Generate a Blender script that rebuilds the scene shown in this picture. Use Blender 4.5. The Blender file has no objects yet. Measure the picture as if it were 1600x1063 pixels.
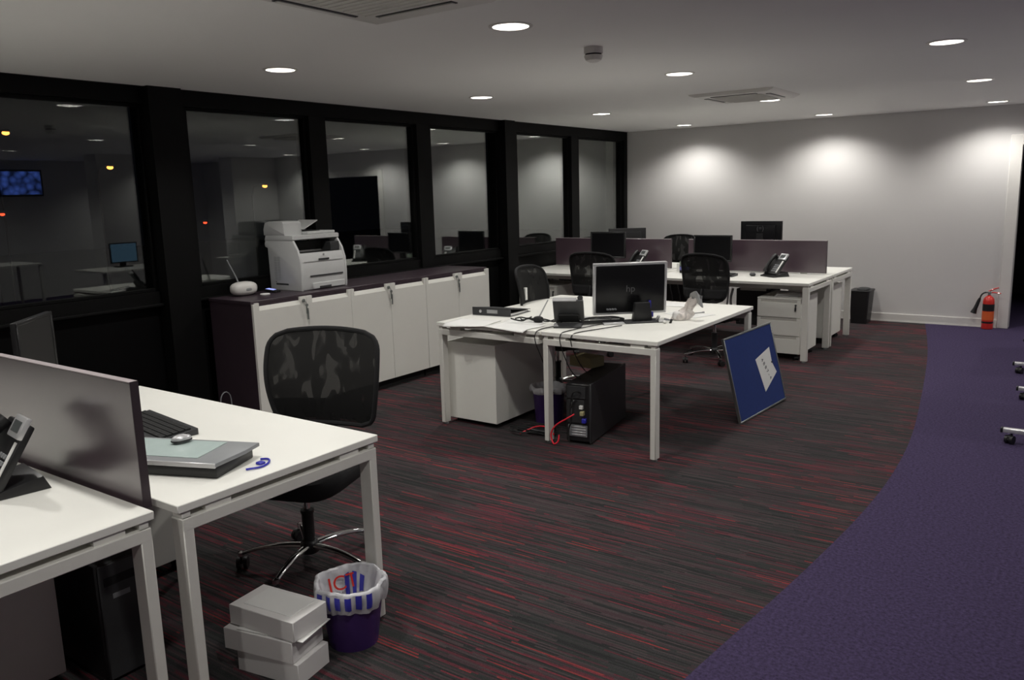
import bpy, bmesh, math, random
from math import sin, cos, pi, radians as R
from mathutils import Vector, Matrix
random.seed(7)
scene = bpy.context.scene
COL = scene.collection

# ------------------------------------------------------------------ camera
cam_d = bpy.data.cameras.new('camera'); cam = bpy.data.objects.new('camera', cam_d); COL.objects.link(cam)
F_PX, YAW, PITCH, ROLL = 1264.4773, 0.6215, 0.1798, -0.0275
fw = Vector((-sin(YAW)*cos(PITCH), cos(YAW)*cos(PITCH), -sin(PITCH)))
r0 = Vector((cos(YAW), sin(YAW), 0)); u0 = r0.cross(fw)
rr = r0*cos(ROLL) + u0*sin(ROLL); uu = -r0*sin(ROLL) + u0*cos(ROLL)
M = Matrix((rr, uu, -fw)).transposed().to_4x4(); M.translation = Vector((0, 0, 1.6))
cam.matrix_world = M
cam_d.sensor_width = 36.0; cam_d.lens = F_PX*36.0/1600.0; cam_d.clip_start = .05; cam_d.clip_end = 300
scene.camera = cam

# ------------------------------------------------------------------ world, exposure
scene.view_settings.view_transform = 'Standard'; scene.view_settings.look = 'None'
scene.view_settings.exposure = 0.68; scene.view_settings.gamma = 1.0
scene.view_settings.use_curve_mapping = False
W = bpy.data.worlds.new('world'); scene.world = W; W.use_nodes = True
W.node_tree.nodes['Background'].inputs[0].default_value = (.5, .55, .8, 1)
W.node_tree.nodes['Background'].inputs[1].default_value = 0.0015
LAMP_POWER = 28.5
LAMP_COL = (1.0, .975, .925)

# ceiling downlight grid: (x, y)
LIGHTS = [(-4.07,3.36),(-2.30,3.27),(-4.12,5.42),(-2.38,5.37),(-4.17,7.50),(-4.22,9.68),
          (-2.49,7.62),(-2.55,9.68),(-.75,5.32),(-.81,7.50),(-.87,9.68),
          (-2.25,1.38),(-4.03,1.38),(-.70,3.20),(-.70,1.1),(-2.25,-1.0),(-4.0,-1.0),(-.6,-1.0),(1.7,5.4),(1.7,7.9),(1.0,9.68),(3.3,5.0),(3.3,8.2)]
CEIL = 2.37
for i, (x, y) in enumerate(LIGHTS):
    l = bpy.data.lights.new('downlight', 'SPOT'); l.energy = LAMP_POWER; l.color = LAMP_COL
    l.spot_size = R(142); l.spot_blend = .74; l.shadow_soft_size = .055
    o = bpy.data.objects.new('downlight', l); o.location = (x, y, CEIL-.012); COL.objects.link(o)

# ------------------------------------------------------------------ materials
def new_mat(name):
    m = bpy.data.materials.new(name); m.use_nodes = True
    nt = m.node_tree; return m, nt, nt.nodes['Principled BSDF']
def mat(name, col, rough=.5, metal=0, spec=.5, var=.06, scale=30, bump=0, emit=None, coat=0, bscale=None):
    m, nt, b = new_mat(name)
    b.inputs['Roughness'].default_value = rough; b.inputs['Metallic'].default_value = metal
    b.inputs['Specular IOR Level'].default_value = spec; b.inputs['Coat Weight'].default_value = coat
    tc = nt.nodes.new('ShaderNodeTexCoord')
    n = nt.nodes.new('ShaderNodeTexNoise'); n.inputs['Scale'].default_value = scale; n.inputs['Detail'].default_value = 3
    nt.links.new(tc.outputs['Object'], n.inputs['Vector'])
    mr = nt.nodes.new('ShaderNodeMapRange'); mr.inputs['To Min'].default_value = 1-var; mr.inputs['To Max'].default_value = 1+var
    nt.links.new(n.outputs['Fac'], mr.inputs['Value'])
    mx = nt.nodes.new('ShaderNodeVectorMath'); mx.operation = 'SCALE'; mx.inputs[0].default_value = col[:3]
    nt.links.new(mr.outputs[0], mx.inputs['Scale']); nt.links.new(mx.outputs[0], b.inputs['Base Color'])
    if bump:
        bp = nt.nodes.new('ShaderNodeBump'); bp.inputs['Strength'].default_value = bump; bp.inputs['Distance'].default_value = .002
        n2 = nt.nodes.new('ShaderNodeTexNoise'); n2.inputs['Scale'].default_value = bscale or scale*8
        nt.links.new(tc.outputs['Object'], n2.inputs['Vector'])
        nt.links.new(n2.outputs['Fac'], bp.inputs['Height']); nt.links.new(bp.outputs[0], b.inputs['Normal'])
    if emit:
        b.inputs['Emission Color'].default_value = (*emit[0], 1); b.inputs['Emission Strength'].default_value = emit[1]
        m.cycles.emission_sampling = 'NONE'
    return m
mt = {}
mt['desk'] = mat('desk_laminate', (.88,.875,.82), .42, var=.02, scale=6)
mt['edge'] = mat('desk_edge', (.70,.69,.64), .5, var=.03)
mt['dmetal'] = mat('desk_metal', (.76,.75,.70), .45, var=.03)
mt['cabw'] = mat('cabinet_white', (.82,.81,.76), .5, var=.025, scale=5)
mt['ped'] = mat('pedestal_white', (.84,.835,.78), .5, var=.03, scale=6)
mt['plam'] = mat('purple_laminate', (.048,.032,.042), .36, var=.15, scale=14)
mt['divider'] = mat('divider_laminate', (.062,.036,.050), .36, var=.08, scale=9, spec=1.0, coat=1.0)
mt['divider'].node_tree.nodes['Principled BSDF'].inputs['Coat Roughness'].default_value = .22
mt['divider'].node_tree.nodes['Principled BSDF'].inputs['Coat IOR'].default_value = 1.7
mt['divedge'] = mat('divider_edge', (.42,.37,.38), .4)
mt['divdark'] = mat('divider_end', (.05,.035,.042), .5)
mt['black'] = mat('black_plastic', (.012,.012,.013), .42, var=.1)
mt['matt'] = mat('black_matt', (.008,.008,.008), .75, var=.1)
mt['bgloss'] = mat('black_gloss', (.006,.006,.007), .3, spec=.35)
mt['charcoal'] = mat('charcoal_plastic', (.035,.036,.038), .45)
mt['grey'] = mat('grey_plastic', (.25,.26,.27), .42)
mt['silver'] = mat('silver_plastic', (.62,.62,.63), .3, metal=.4)
mt['alu'] = mat('aluminium', (.32,.34,.33), .38, metal=.75)
mt['chrome'] = mat('chrome', (.75,.75,.75), .09, metal=1)
mt['fabric'] = mat('black_fabric', (.010,.010,.011), .9, bump=.4, scale=60)
mt['frame'] = mat('window_frame_black', (.0035,.0035,.0035), .6, var=.1, spec=.16)
mt['spandrel'] = mat('spandrel_panel', (.0028,.0028,.003), .5, var=.1, spec=.12)
mt['wallp'] = mat('wall_paint', (.67,.655,.645), .85, var=.012, scale=3, bump=.05, bscale=120)
mt['ceilp'] = mat('ceiling_paint', (.93,.925,.91), .9, var=.01, scale=3)
mt['trim'] = mat('white_gloss_trim', (.74,.72,.69), .4, var=.02)
mt['printer'] = mat('printer_shell', (.60,.605,.60), .42, var=.02)
mt['pgrey'] = mat('printer_grey', (.33,.335,.335), .45)
mt['paper'] = mat('paper', (.80,.80,.78), .7, var=.02)
mt['carton'] = mat('white_card', (.76,.745,.73), .65, var=.03, scale=8)
mt['kraft'] = mat('yellow_card', (.42,.38,.20), .7)
mt['purplebin'] = mat('purple_plastic', (.055,.022,.13), .42)
mt['red'] = mat('red_paint', (.62,.03,.022), .3, coat=.4)
mt['redcable'] = mat('red_cable', (.75,.02,.04), .4)
mt['blue'] = mat('blue_plastic', (.03,.03,.42), .4)
mt['orange'] = mat('orange_label', (.75,.13,.03), .5)
mt['bluefelt'] = mat('blue_felt', (.011,.032,.165), .9, var=.12, scale=25, bump=.3)
mt['screen'] = mat('dark_screen', (.004,.004,.005), .3, spec=.3)
mt['lcd'] = mat('lcd_glass', (.09,.10,.10), .25)
mt['aqua'] = mat('pale_aqua_panel', (.50,.60,.58), .2)
mt['tube'] = mat('lamp_tube_glass', (.9,.9,.9), .4, emit=((1,.97,.92), 13.0))
mt['reflector'] = mat('lamp_reflector', (.92,.92,.90), .35, metal=.45)
mt['redlamp'] = mat('red_lamp', (.6,.05,.02), .4, emit=((1,.06,.02), 2))
mt['sodium'] = mat('sodium_lamp', (.8,.4,.1), .4, emit=((1,.36,.06), 2.8))
mt['bluescreen'] = mat('blue_lit_screen', (.02,.03,.06), .3, emit=((.10,.20,.85), .9))
mt['palescreen'] = mat('pale_lit_screen', (.02,.03,.06), .3, emit=((.25,.5,.75), .25))
mt['ground'] = mat('asphalt', (.02,.02,.02), .9)
mt['wood'] = mat('dark_corridor_wall', (.05,.045,.05), .8)
mt['ink'] = mat('dark_ink', (.03,.03,.04), .7)
mt['logo'] = mat('grey_logo', (.10,.10,.105), .3)
mt['wrap'] = None

def pattern_emit(m, sc):
    nt = m.node_tree; b = nt.nodes['Principled BSDF']; tc = nt.nodes.new('ShaderNodeTexCoord')
    v = nt.nodes.new('ShaderNodeTexVoronoi'); v.inputs['Scale'].default_value = sc; nt.links.new(tc.outputs['Object'], v.inputs['Vector'])
    mr = nt.nodes.new('ShaderNodeMapRange'); mr.inputs['From Min'].default_value = .15; mr.inputs['From Max'].default_value = .75; mr.inputs['To Min'].default_value = 1.1; mr.inputs['To Max'].default_value = .1
    nt.links.new(v.outputs['Distance'], mr.inputs['Value']); nt.links.new(mr.outputs[0], b.inputs['Emission Strength'])
pattern_emit(mt['bluescreen'], 9)
def glass_mat():
    m = bpy.data.materials.new('window_glass'); m.use_nodes = True; nt = m.node_tree; nt.nodes.clear()
    out = nt.nodes.new('ShaderNodeOutputMaterial'); mx = nt.nodes.new('ShaderNodeMixShader')
    tr = nt.nodes.new('ShaderNodeBsdfTransparent'); tr.inputs[0].default_value = (.93,.95,.94,1)
    gl = nt.nodes.new('ShaderNodeBsdfGlossy'); gl.inputs['Roughness'].default_value = 0.0; gl.inputs[0].default_value = (.97,1,.98,1)
    lw = nt.nodes.new('ShaderNodeLayerWeight'); lw.inputs['Blend'].default_value = .5   # facing = 1-cos
    sq = nt.nodes.new('ShaderNodeMath'); sq.operation = 'POWER'; sq.inputs[1].default_value = 2.0
    fr = nt.nodes.new('ShaderNodeMath'); fr.operation = 'MULTIPLY_ADD'; fr.inputs[1].default_value = .95; fr.inputs[2].default_value = .05; fr.use_clamp = True
    nt.links.new(lw.outputs['Facing'], sq.inputs[0]); nt.links.new(sq.outputs[0], fr.inputs[0])
    nt.links.new(fr.outputs[0], mx.inputs[0]); nt.links.new(tr.outputs[0], mx.inputs[1]); nt.links.new(gl.outputs[0], mx.inputs[2])
    nt.links.new(mx.outputs[0], out.inputs[0]); return m
mt['glass'] = glass_mat()

def alpha_mat(name, col, rough, lo, hi, scale=(1,1,1), nscale=6, spec=.5, ramp=(.45,.62), wave=False):
    """woven or filmy stuff: opaque shader mixed with see-through gaps"""
    m, nt, b = new_mat(name); b.inputs['Base Color'].default_value = (*col, 1); b.inputs['Roughness'].default_value = rough
    b.inputs['Specular IOR Level'].default_value = spec
    out = nt.nodes['Material Output']; mx = nt.nodes.new('ShaderNodeMixShader'); tr = nt.nodes.new('ShaderNodeBsdfTransparent')
    tc = nt.nodes.new('ShaderNodeTexCoord'); mp = nt.nodes.new('ShaderNodeMapping'); mp.inputs['Scale'].default_value = scale
    mp.inputs['Rotation'].default_value = (0, R(25), 0)
    n = nt.nodes.new('ShaderNodeTexNoise'); n.inputs['Scale'].default_value = nscale; n.inputs['Detail'].default_value = .6
    n.inputs['Distortion'].default_value = 1.2
    mr = nt.nodes.new('ShaderNodeMapRange'); mr.interpolation_type = 'SMOOTHSTEP'
    mr.inputs['From Min'].default_value = ramp[0]; mr.inputs['From Max'].default_value = ramp[1]
    mr.inputs['To Min'].default_value = lo; mr.inputs['To Max'].default_value = hi
    nt.links.new(tc.outputs['Object'], mp.inputs[0]); nt.links.new(mp.outputs[0], n.inputs['Vector']); nt.links.new(n.outputs['Fac'], mr.inputs['Value'])
    nt.links.new(mr.outputs[0], mx.inputs[0]); nt.links.new(b.outputs[0], mx.inputs[1]); nt.links.new(tr.outputs[0], mx.inputs[2])
    nt.links.new(mx.outputs[0], out.inputs['Surface']); return m
mt['mesh'] = alpha_mat('chair_mesh', (.010,.010,.010), .8, .012, .085, (1.5,1,.6), 11, spec=.25, ramp=(.50,.62))
mt['bag'] = alpha_mat('bin_liner_film', (.75,.75,.78), .3, .10, .35, (1,1,1), 14)
mt['wrap'] = alpha_mat('clear_wrap', (.78,.72,.68), .25, .10, .45, (1,1,1), 20)

def carpet_stripes():
    m, nt, b = new_mat('striped_carpet'); N = nt.nodes; L = nt.links
    b.inputs['Roughness'].default_value = .95; b.inputs['Specular IOR Level'].default_value = .12
    tc = N.new('ShaderNodeTexCoord'); sp = N.new('ShaderNodeSeparateXYZ'); L.new(tc.outputs['Object'], sp.inputs[0])
    def mth(op, a, bb=None, c=None):
        n = N.new('ShaderNodeMath'); n.operation = op
        for i, v in enumerate((a, bb, c)):
            if v is None: continue
            if isinstance(v, (int, float)): n.inputs[i].default_value = v
            else: L.new(v, n.inputs[i])
        return n.outputs[0]
    def wn(a, bb, dims='2D'):
        c = N.new('ShaderNodeCombineXYZ'); L.new(a, c.inputs[0])
        if isinstance(bb, (int, float)): c.inputs[1].default_value = bb
        else: L.new(bb, c.inputs[1])
        w = N.new('ShaderNodeTexWhiteNoise'); w.noise_dimensions = '2D'; L.new(c.outputs[0], w.inputs['Vector']); return w.outputs['Value']
    n0 = N.new('ShaderNodeTexNoise'); n0.inputs['Scale'].default_value = 5; L.new(tc.outputs['Object'], n0.inputs['Vector'])
    yy = mth('ADD', sp.outputs[1], mth('MULTIPLY', n0.outputs['Fac'], .006))
    def layer(pitch, length, seed):
        row = mth('FLOOR', mth('DIVIDE', yy, pitch))
        off = wn(row, seed+.5); ln = mth('MULTIPLY_ADD', wn(row, seed+7.5), length, length*.5)
        cell = mth('FLOOR', mth('DIVIDE', mth('MULTIPLY_ADD', off, 9.0, sp.outputs[0]), ln))
        return wn(row, mth('ADD', cell, seed*13.7))
    def ramp(fac, stops, interp='CONSTANT'):
        r = N.new('ShaderNodeValToRGB'); r.color_ramp.interpolation = interp
        e = r.color_ramp.elements
        e[0].position = stops[0][0]; e[0].color = (*stops[0][1], 1); e[1].position = stops[1][0]; e[1].color = (*stops[1][1], 1)
        for p, c in stops[2:]:
            q = e.new(p); q.color = (*c, 1)
        L.new(fac, r.inputs[0]); return r.outputs[0]
    base = ramp(layer(.0075, .34, 1), [(0,(.026,.026,.027)),(.20,(.040,.038,.039)),(.40,(.056,.036,.041)),(.60,(.034,.036,.035)),(.80,(.062,.048,.050))])
    red = ramp(layer(.0075, .40, 3), [(0,(.095,.028,.036)),(.40,(.145,.032,.042)),(.62,(.075,.031,.039)),(.90,(.21,.038,.040))])
    pick = layer(.0075, .40, 5)
    band = N.new('ShaderNodeTexNoise'); band.noise_dimensions = '2D'; mp = N.new('ShaderNodeMapping'); mp.inputs['Scale'].default_value = (1.1, 2.6, 1)
    L.new(tc.outputs['Object'], mp.inputs[0]); L.new(mp.outputs[0], band.inputs['Vector']); band.inputs['Scale'].default_value = 1.0; band.inputs['Detail'].default_value = 1
    thr = mth('MULTIPLY_ADD', band.outputs['Fac'], 1.1, -.36)
    isred = mth('LESS_THAN', pick, thr)
    mx = N.new('ShaderNodeMix'); mx.data_type = 'RGBA'; L.new(isred, mx.inputs[0]); L.new(base, mx.inputs[6]); L.new(red, mx.inputs[7])
    fn = N.new('ShaderNodeTexNoise'); fn.inputs['Scale'].default_value = 260; fn.inputs['Detail'].default_value = 2; L.new(tc.outputs['Object'], fn.inputs['Vector'])
    sc = N.new('ShaderNodeVectorMath'); sc.operation = 'SCALE'; L.new(mx.outputs[2], sc.inputs[0]); L.new(mth('MULTIPLY_ADD', fn.outputs['Fac'], 1.2, .4), sc.inputs['Scale'])
    L.new(sc.outputs[0], b.inputs['Base Color'])
    bp = N.new('ShaderNodeBump'); bp.inputs['Strength'].default_value = .5; bp.inputs['Distance'].default_value = .004
    L.new(mth('ADD', pick, fn.outputs['Fac']), bp.inputs['Height']); L.new(bp.outputs[0], b.inputs['Normal'])
    return m
mt['carpet'] = carpet_stripes()
def carpet_purple():
    m, nt, b = new_mat('purple_carpet'); N = nt.nodes; L = nt.links
    b.inputs['Roughness'].default_value = .95; b.inputs['Specular IOR Level'].default_value = .12
    tc = N.new('ShaderNodeTexCoord'); n = N.new('ShaderNodeTexNoise'); n.inputs['Scale'].default_value = 70; n.inputs['Detail'].default_value = 6; n.inputs['Roughness'].default_value = .75
    L.new(tc.outputs['Object'], n.inputs['Vector'])
    r = N.new('ShaderNodeValToRGB'); e = r.color_ramp.elements
    e[0].position = .32; e[0].color = (.024,.018,.042,1); e[1].position = .70; e[1].color = (.088,.064,.142,1)
    L.new(n.outputs['Fac'], r.inputs[0]); L.new(r.outputs[0], b.inputs['Base Color'])
    bp = N.new('ShaderNodeBump'); bp.inputs['Strength'].default_value = .6; bp.inputs['Distance'].default_value = .004
    L.new(n.outputs['Fac'], bp.inputs['Height']); L.new(bp.outputs[0], b.inputs['Normal'])
    return m
mt['purple'] = carpet_purple()

# ------------------------------------------------------------------ mesh helpers
class MB:
    def __init__(s): s.bm = bmesh.new(); s.T = None
    def _add(s, fn):
        n0 = len(s.bm.verts)
        s.bm.verts.ensure_lookup_table()
        return n0
    def _xf(s, verts, T=None):
        T = T if T is not None else s.T
        if T is not None:
            for v in verts: v.co = T @ v.co
    def box(s, x0, y0, z0, x1, y1, z1, bev=0, seg=1, T=None):
        bm = s.bm
        x0,x1 = sorted((x0,x1)); y0,y1 = sorted((y0,y1)); z0,z1 = sorted((z0,z1))
        vs = [bm.verts.new((x,y,z)) for z in (z0,z1) for (x,y) in ((x0,y0),(x1,y0),(x1,y1),(x0,y1))]
        fs = [(3,2,1,0),(4,5,6,7),(0,1,5,4),(1,2,6,5),(2,3,7,6),(3,0,4,7)]
        faces = [bm.faces.new([vs[i] for i in f]) for f in fs]
        allv = vs
        if bev > 0:
            bev = min(bev, .49*min(x1-x0, y1-y0, z1-z0))
            es = list({e for f in faces for e in f.edges})
            r = bmesh.ops.bevel(bm, geom=es, offset=bev, segments=seg, affect='EDGES', profile=.5)
            allv = list({v for f in r['faces'] for v in f.verts} | {v for v in vs if v.is_valid})
            # main faces share verts with bevel faces, so allv covers everything
        s._xf(allv, T); return s
    def prism(s, pts, axis, a, b, T=None, bev=0):
        """2D polygon extruded along axis ('x','y','z') from a to b"""
        def mk(p, t):
            return {'x': (t,p[0],p[1]), 'y': (p[0],t,p[1]), 'z': (p[0],p[1],t)}[axis]
        bm = s.bm
        A = [bm.verts.new(mk(p,a)) for p in pts]; B = [bm.verts.new(mk(p,b)) for p in pts]
        n = len(pts); fs = [bm.faces.new(A[::-1]), bm.faces.new(B)]
        for i in range(n): fs.append(bm.faces.new((A[i],A[(i+1)%n],B[(i+1)%n],B[i])))
        allv = A+B
        bmesh.ops.recalc_face_normals(bm, faces=fs)
        if bev:
            es = list({e for f in fs[:2] for e in f.edges})
            r = bmesh.ops.bevel(bm, geom=es, offset=bev, segments=2, affect='EDGES', profile=.5)
            allv = list({v for f in r['faces'] for v in f.verts} | {v for v in A+B if v.is_valid})
        s._xf(allv, T); return s
    def lathe(s, prof, n=24, c=(0,0,0), T=None, cap0=True, cap1=True):
        """profile [(r,z)...] around z through c"""
        bm = s.bm; rings = []
        for r, z in prof:
            rings.append([bm.verts.new((c[0]+r*cos(2*pi*i/n), c[1]+r*sin(2*pi*i/n), c[2]+z)) for i in range(n)])
        for a, b in zip(rings, rings[1:]):
            for i in range(n): bm.faces.new((a[i],a[(i+1)%n],b[(i+1)%n],b[i]))
        if cap0 and prof[0][0] > 1e-5: bm.faces.new(rings[0][::-1])
        if cap1 and prof[-1][0] > 1e-5: bm.faces.new(rings[-1])
        s._xf([v for r in rings for v in r], T); return s
    def cyl(s, p0, p1, r0, r1=None, n=16):
        r1 = r0 if r1 is None else r1
        p0 = Vector(p0); p1 = Vector(p1); d = p1-p0
        q = d.to_track_quat('Z', 'Y').to_matrix().to_4x4(); q.translation = p0
        T = (s.T @ q) if s.T is not None else q
        return s.lathe([(r0,0),(r1,d.length)], n, T=T)
    def tube(s, pts, r, n=8, closed=False, smooth=0):
        """tube through points; r number or list"""
        pts = [Vector(p) for p in pts]
        for _ in range(smooth):
            q = []
            m = len(pts)
            rng = range(m) if closed else range(m-1)
            if not closed: q.append(pts[0])
            for i in rng:
                a, b = pts[i], pts[(i+1)%m]
                q.append(a*.75+b*.25); q.append(a*.25+b*.75)
            if not closed: q.append(pts[-1])
            pts = q
        m = len(pts); bm = s.bm
        def rad_(t):
            if isinstance(r, (int, float)): return r
            k = t*(len(r)-1); j = min(int(k), len(r)-2); return r[j]+(r[j+1]-r[j])*(k-j)
        rs = [rad_(i/max(1,m-1)) for i in range(m)]
        rings = []; prev = None
        for i, p in enumerate(pts):
            if closed: t = pts[(i+1)%m]-pts[i-1]
            else: t = pts[min(i+1,m-1)]-pts[max(i-1,0)]
            t.normalize()
            if prev is None:
                nrm = t.cross(Vector((0,0,1)));
                if nrm.length < .05: nrm = t.cross(Vector((1,0,0)))
            else: nrm = prev - t*prev.dot(t)
            nrm.normalize(); prev = nrm; bn = t.cross(nrm)
            rings.append([bm.verts.new(p+(nrm*cos(2*pi*k/n)+bn*sin(2*pi*k/n))*rs[i]) for k in range(n)])
        pr = list(zip(rings, rings[1:])) + ([(rings[-1], rings[0])] if closed else [])
        for a, b in pr:
            for i in range(n): bm.faces.new((a[i],b[i],b[(i+1)%n],a[(i+1)%n]))
        if not closed: bm.faces.new(rings[0]); bm.faces.new(rings[-1][::-1])
        s._xf([v for r_ in rings for v in r_]); return s
    def grid(s, f, nu, nv, closed_u=False):
        bm = s.bm
        V = [[bm.verts.new(f(i/(nu-(0 if closed_u else 1)), j/(nv-1))) for i in range(nu)] for j in range(nv)]
        for j in range(nv-1):
            for i in range(nu if closed_u else nu-1):
                bm.faces.new((V[j][i], V[j][(i+1)%nu], V[j+1][(i+1)%nu], V[j+1][i]))
        s._xf([v for r_ in V for v in r_]); return V
    def quad(s, a, b, c, d):
        vs = [s.bm.verts.new(p) for p in (a,b,c,d)]; s.bm.faces.new(vs); s._xf(vs); return s
    def build(s, name, material, parent=None, smooth=True, recalc=True, label=None, kind=None, solid=0):
        if recalc: bmesh.ops.recalc_face_normals(s.bm, faces=s.bm.faces)
        me = bpy.data.meshes.new(name); s.bm.to_mesh(me); s.bm.free()
        me.materials.append(mt[material] if isinstance(material, str) else material)
        if smooth:
            for p in me.polygons: p.use_smooth = True
            me.set_sharp_from_angle(angle=R(38))
        o = bpy.data.objects.new(name, me); COL.objects.link(o)
        if parent is not None: o.parent = parent
        if label: o['label'] = label
        if kind: o['kind'] = kind
        if solid:
            md = o.modifiers.new('solid', 'SOLIDIFY'); md.thickness = solid; md.offset = 0
        return o
def thing(name, label, cat, loc=(0,0,0), rz=0, group=None):
    o = bpy.data.objects.new(name, None); COL.objects.link(o); o.empty_display_size = .1
    o.location = loc; o.rotation_euler = (0,0,rz); o['label'] = label; o['category'] = cat
    if group: o['group'] = group
    return o
def tag(o, label, cat, group=None):
    o['label'] = label; o['category'] = cat
    if group: o['group'] = group
    return o
def text(name, s, size, material, parent, T, extrude=.0004):
    cu = bpy.data.curves.new(name, 'FONT'); cu.body = s; cu.size = size; cu.extrude = extrude; cu.align_x = 'CENTER'; cu.align_y = 'CENTER'
    tmp = bpy.data.objects.new(name, cu); COL.objects.link(tmp)
    bpy.context.view_layer.update()
    me = bpy.data.meshes.new_from_object(tmp.evaluated_get(bpy.context.evaluated_depsgraph_get()))
    bpy.data.objects.remove(tmp); me.transform(T); me.materials.clear(); me.materials.append(mt[material])
    o = bpy.data.objects.new(name, me); COL.objects.link(o); o.parent = parent; return o

# ================================================================== SETTING
XW = -5.32; YF = 10.19
CURVE = [(-1.75,-4.0),(-1.55,-2.5),(-1.33,-1.0),(-1.18,.4),(-1.06,1.5),(-.975,2.33),(-.905,2.95),(-.855,3.45),(-.81,4.05),(-.795,4.7),(-.83,5.5),(-.945,6.6),(-1.13,8.1),(-1.29,9.15),(-1.47,10.19)]
def cat_rom(P, k=6):
    out = []
    for i in range(len(P)-1):
        p0 = Vector(P[max(i-1,0)]); p1 = Vector(P[i]); p2 = Vector(P[i+1]); p3 = Vector(P[min(i+2,len(P)-1)])
        for j in range(k):
            t = j/k; out.append(.5*((2*p1)+(-p0+p2)*t+(2*p0-5*p1+4*p2-p3)*t*t+(-p0+3*p1-3*p2+p3)*t**3))
    out.append(Vector(P[-1])); return out
crv = cat_rom(CURVE)
b = MB()
for p, q in zip(crv, crv[1:]): b.quad((XW-.05,p.y,0),(p.x,p.y,0),(q.x,q.y,0),(XW-.05,q.y,0))
b.build('floor', 'carpet', smooth=False, recalc=False, kind='structure')
b = MB()
for p, q in zip(crv, crv[1:]): b.quad((p.x,p.y,0),(4.3,p.y,0),(4.3,q.y,0),(q.x,q.y,0))
b.quad((-1.6,10.19,0),(1.4,10.19,0),(1.4,13.5,0),(-1.6,13.5,0))
b.build('floor', 'purple', smooth=False, recalc=False, kind='structure')

# ceiling with round holes for the downlights
def ceiling():
    b = MB(); hs = .13; rad = .088; n = 32
    xs0, xs1, ys0, ys1 = -5.25, 4.3, -4.0, 10.2
    cells = [(x-hs, x+hs, y-hs, y+hs, x, y) for x, y in LIGHTS]
    xs = sorted({xs0, xs1} | {round(c[0],4) for c in cells} | {round(c[1],4) for c in cells})
    ys = sorted({ys0, ys1} | {round(c[2],4) for c in cells} | {round(c[3],4) for c in cells})
    for x0, x1 in zip(xs, xs[1:]):
        for y0, y1 in zip(ys, ys[1:]):
            cx, cy = (x0+x1)/2, (y0+y1)/2
            if any(c[0] < cx < c[1] and c[2] < cy < c[3] for c in cells): continue
            b.quad((x0,y0,CEIL),(x0,y1,CEIL),(x1,y1,CEIL),(x1,y0,CEIL))
    for c in cells:
        for k in range(n):
            a0, a1 = 2*pi*k/n, 2*pi*(k+1)/n
            def sq(a):
                m = max(abs(cos(a)), abs(sin(a))); return (c[4]+hs*cos(a)/m, c[5]+hs*sin(a)/m, CEIL)
            b.quad((c[4]+rad*cos(a0),c[5]+rad*sin(a0),CEIL), (c[4]+rad*cos(a1),c[5]+rad*sin(a1),CEIL), sq(a1), sq(a0))
    bmesh.ops.remove_doubles(b.bm, verts=b.bm.verts, dist=.0002)
    b.build('ceiling', 'ceilp', smooth=False, recalc=False, kind='structure')
ceiling()
MB().box(-5.7,-4.1,CEIL+.16,4.4,13.6,CEIL+.22).build('ceiling', 'matt', smooth=False, kind='structure')  # slab above the voids

# far wall with door opening, skirting, architrave
MB().box(-5.6,YF,0,-.66,YF+.14,CEIL+.16).build('wall_far', 'wallp', smooth=False, kind='structure')
MB().box(-.66,YF,2.0,.95,YF+.14,CEIL+.16).build('wall_far', 'wallp', smooth=False, kind='structure')
MB().box(.95,YF,0,4.3,YF+.14,CEIL+.16).build('wall_far', 'wallp', smooth=False, kind='structure')
b = MB(); b.box(-5.25,YF-.016,0,-.765,YF,.095,.004); b.box(-5.25,YF-.022,0,-.765,YF-.01,.012)
b.build('baseboard_far', 'trim', kind='structure')
b = MB(); b.box(-.765,YF-.02,0,-.655,YF+.15,2.06,.005); b.box(-.655,YF-.02,1.95,.95,YF+.15,2.06,.005); b.box(.95,YF-.02,0,1.05,YF+.15,2.06,.005)
b.build('door_1', 'trim', kind='structure')
b = MB(); b.box(-1.7,10.33,0,-1.6,13.5,2.5); b.box(1.4,10.33,0,1.5,13.5,2.5); b.box(-1.7,13.5,0,1.5,13.6,2.5)
b.build('wall_corridor', 'wood', smooth=False, kind='structure')
# right and near walls (seen only as reflections in the windows)
MB().box(4.3,-4.1,0,4.4,10.4,CEIL+.16).build('wall_right', 'wallp', smooth=False, kind='structure')
MB().box(-5.6,-4.1,0,4.4,-4.0,CEIL+.16).build('wall_near', 'wallp', smooth=False, kind='structure')
MB().box(2.0,6.75,0,2.35,7.4,CEIL).build('wall_pillar', 'wallp', smooth=False, kind='structure')
MB().box(2.0,9.2,0,2.35,10.18,CEIL).build('wall_pillar', 'wallp', smooth=False, kind='structure')

# window wall
PANES = [(-2.60,-1.50),(-1.17,-.07),(.15,1.25),(2.06,3.174),(3.50,4.60),(4.796,5.905),(6.133,7.239),(7.598,8.716),(8.944,10.10)]
PANES[0:3] = [(-2.6,-1.5),(-.95,.25),(.47,1.70)]
ZS, ZT = 1.0, 2.262
b = MB()
b.box(XW-.12,-4.0,ZT,XW+.05,10.19,CEIL+.15)                     # header
b.box(XW-.12,-4.0,CEIL-.002,XW+.075,10.19,CEIL+.15)
b.build('wall_left', 'frame', smooth=False, kind='structure')
b = MB(); b.box(XW-.12,-4.0,.905,XW+.03,10.19,ZS-.012); b.build('wall_left', 'frame', smooth=False, kind='structure')
b = MB(); b.box(XW-.1,-4.0,.885,XW+.06,10.19,.905,.004); b.build('trim_1', 'frame', kind='structure')   # ledge
MB().box(XW-.12,-4.0,0,XW-.0,10.19,.885).build('wall_left', 'spandrel', smooth=False, kind='structure')
b = MB(); b.box(XW-.02,-4.0,0,XW+.03,10.19,.10,.003); b.build('baseboard_left', 'frame', kind='structure')
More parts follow.
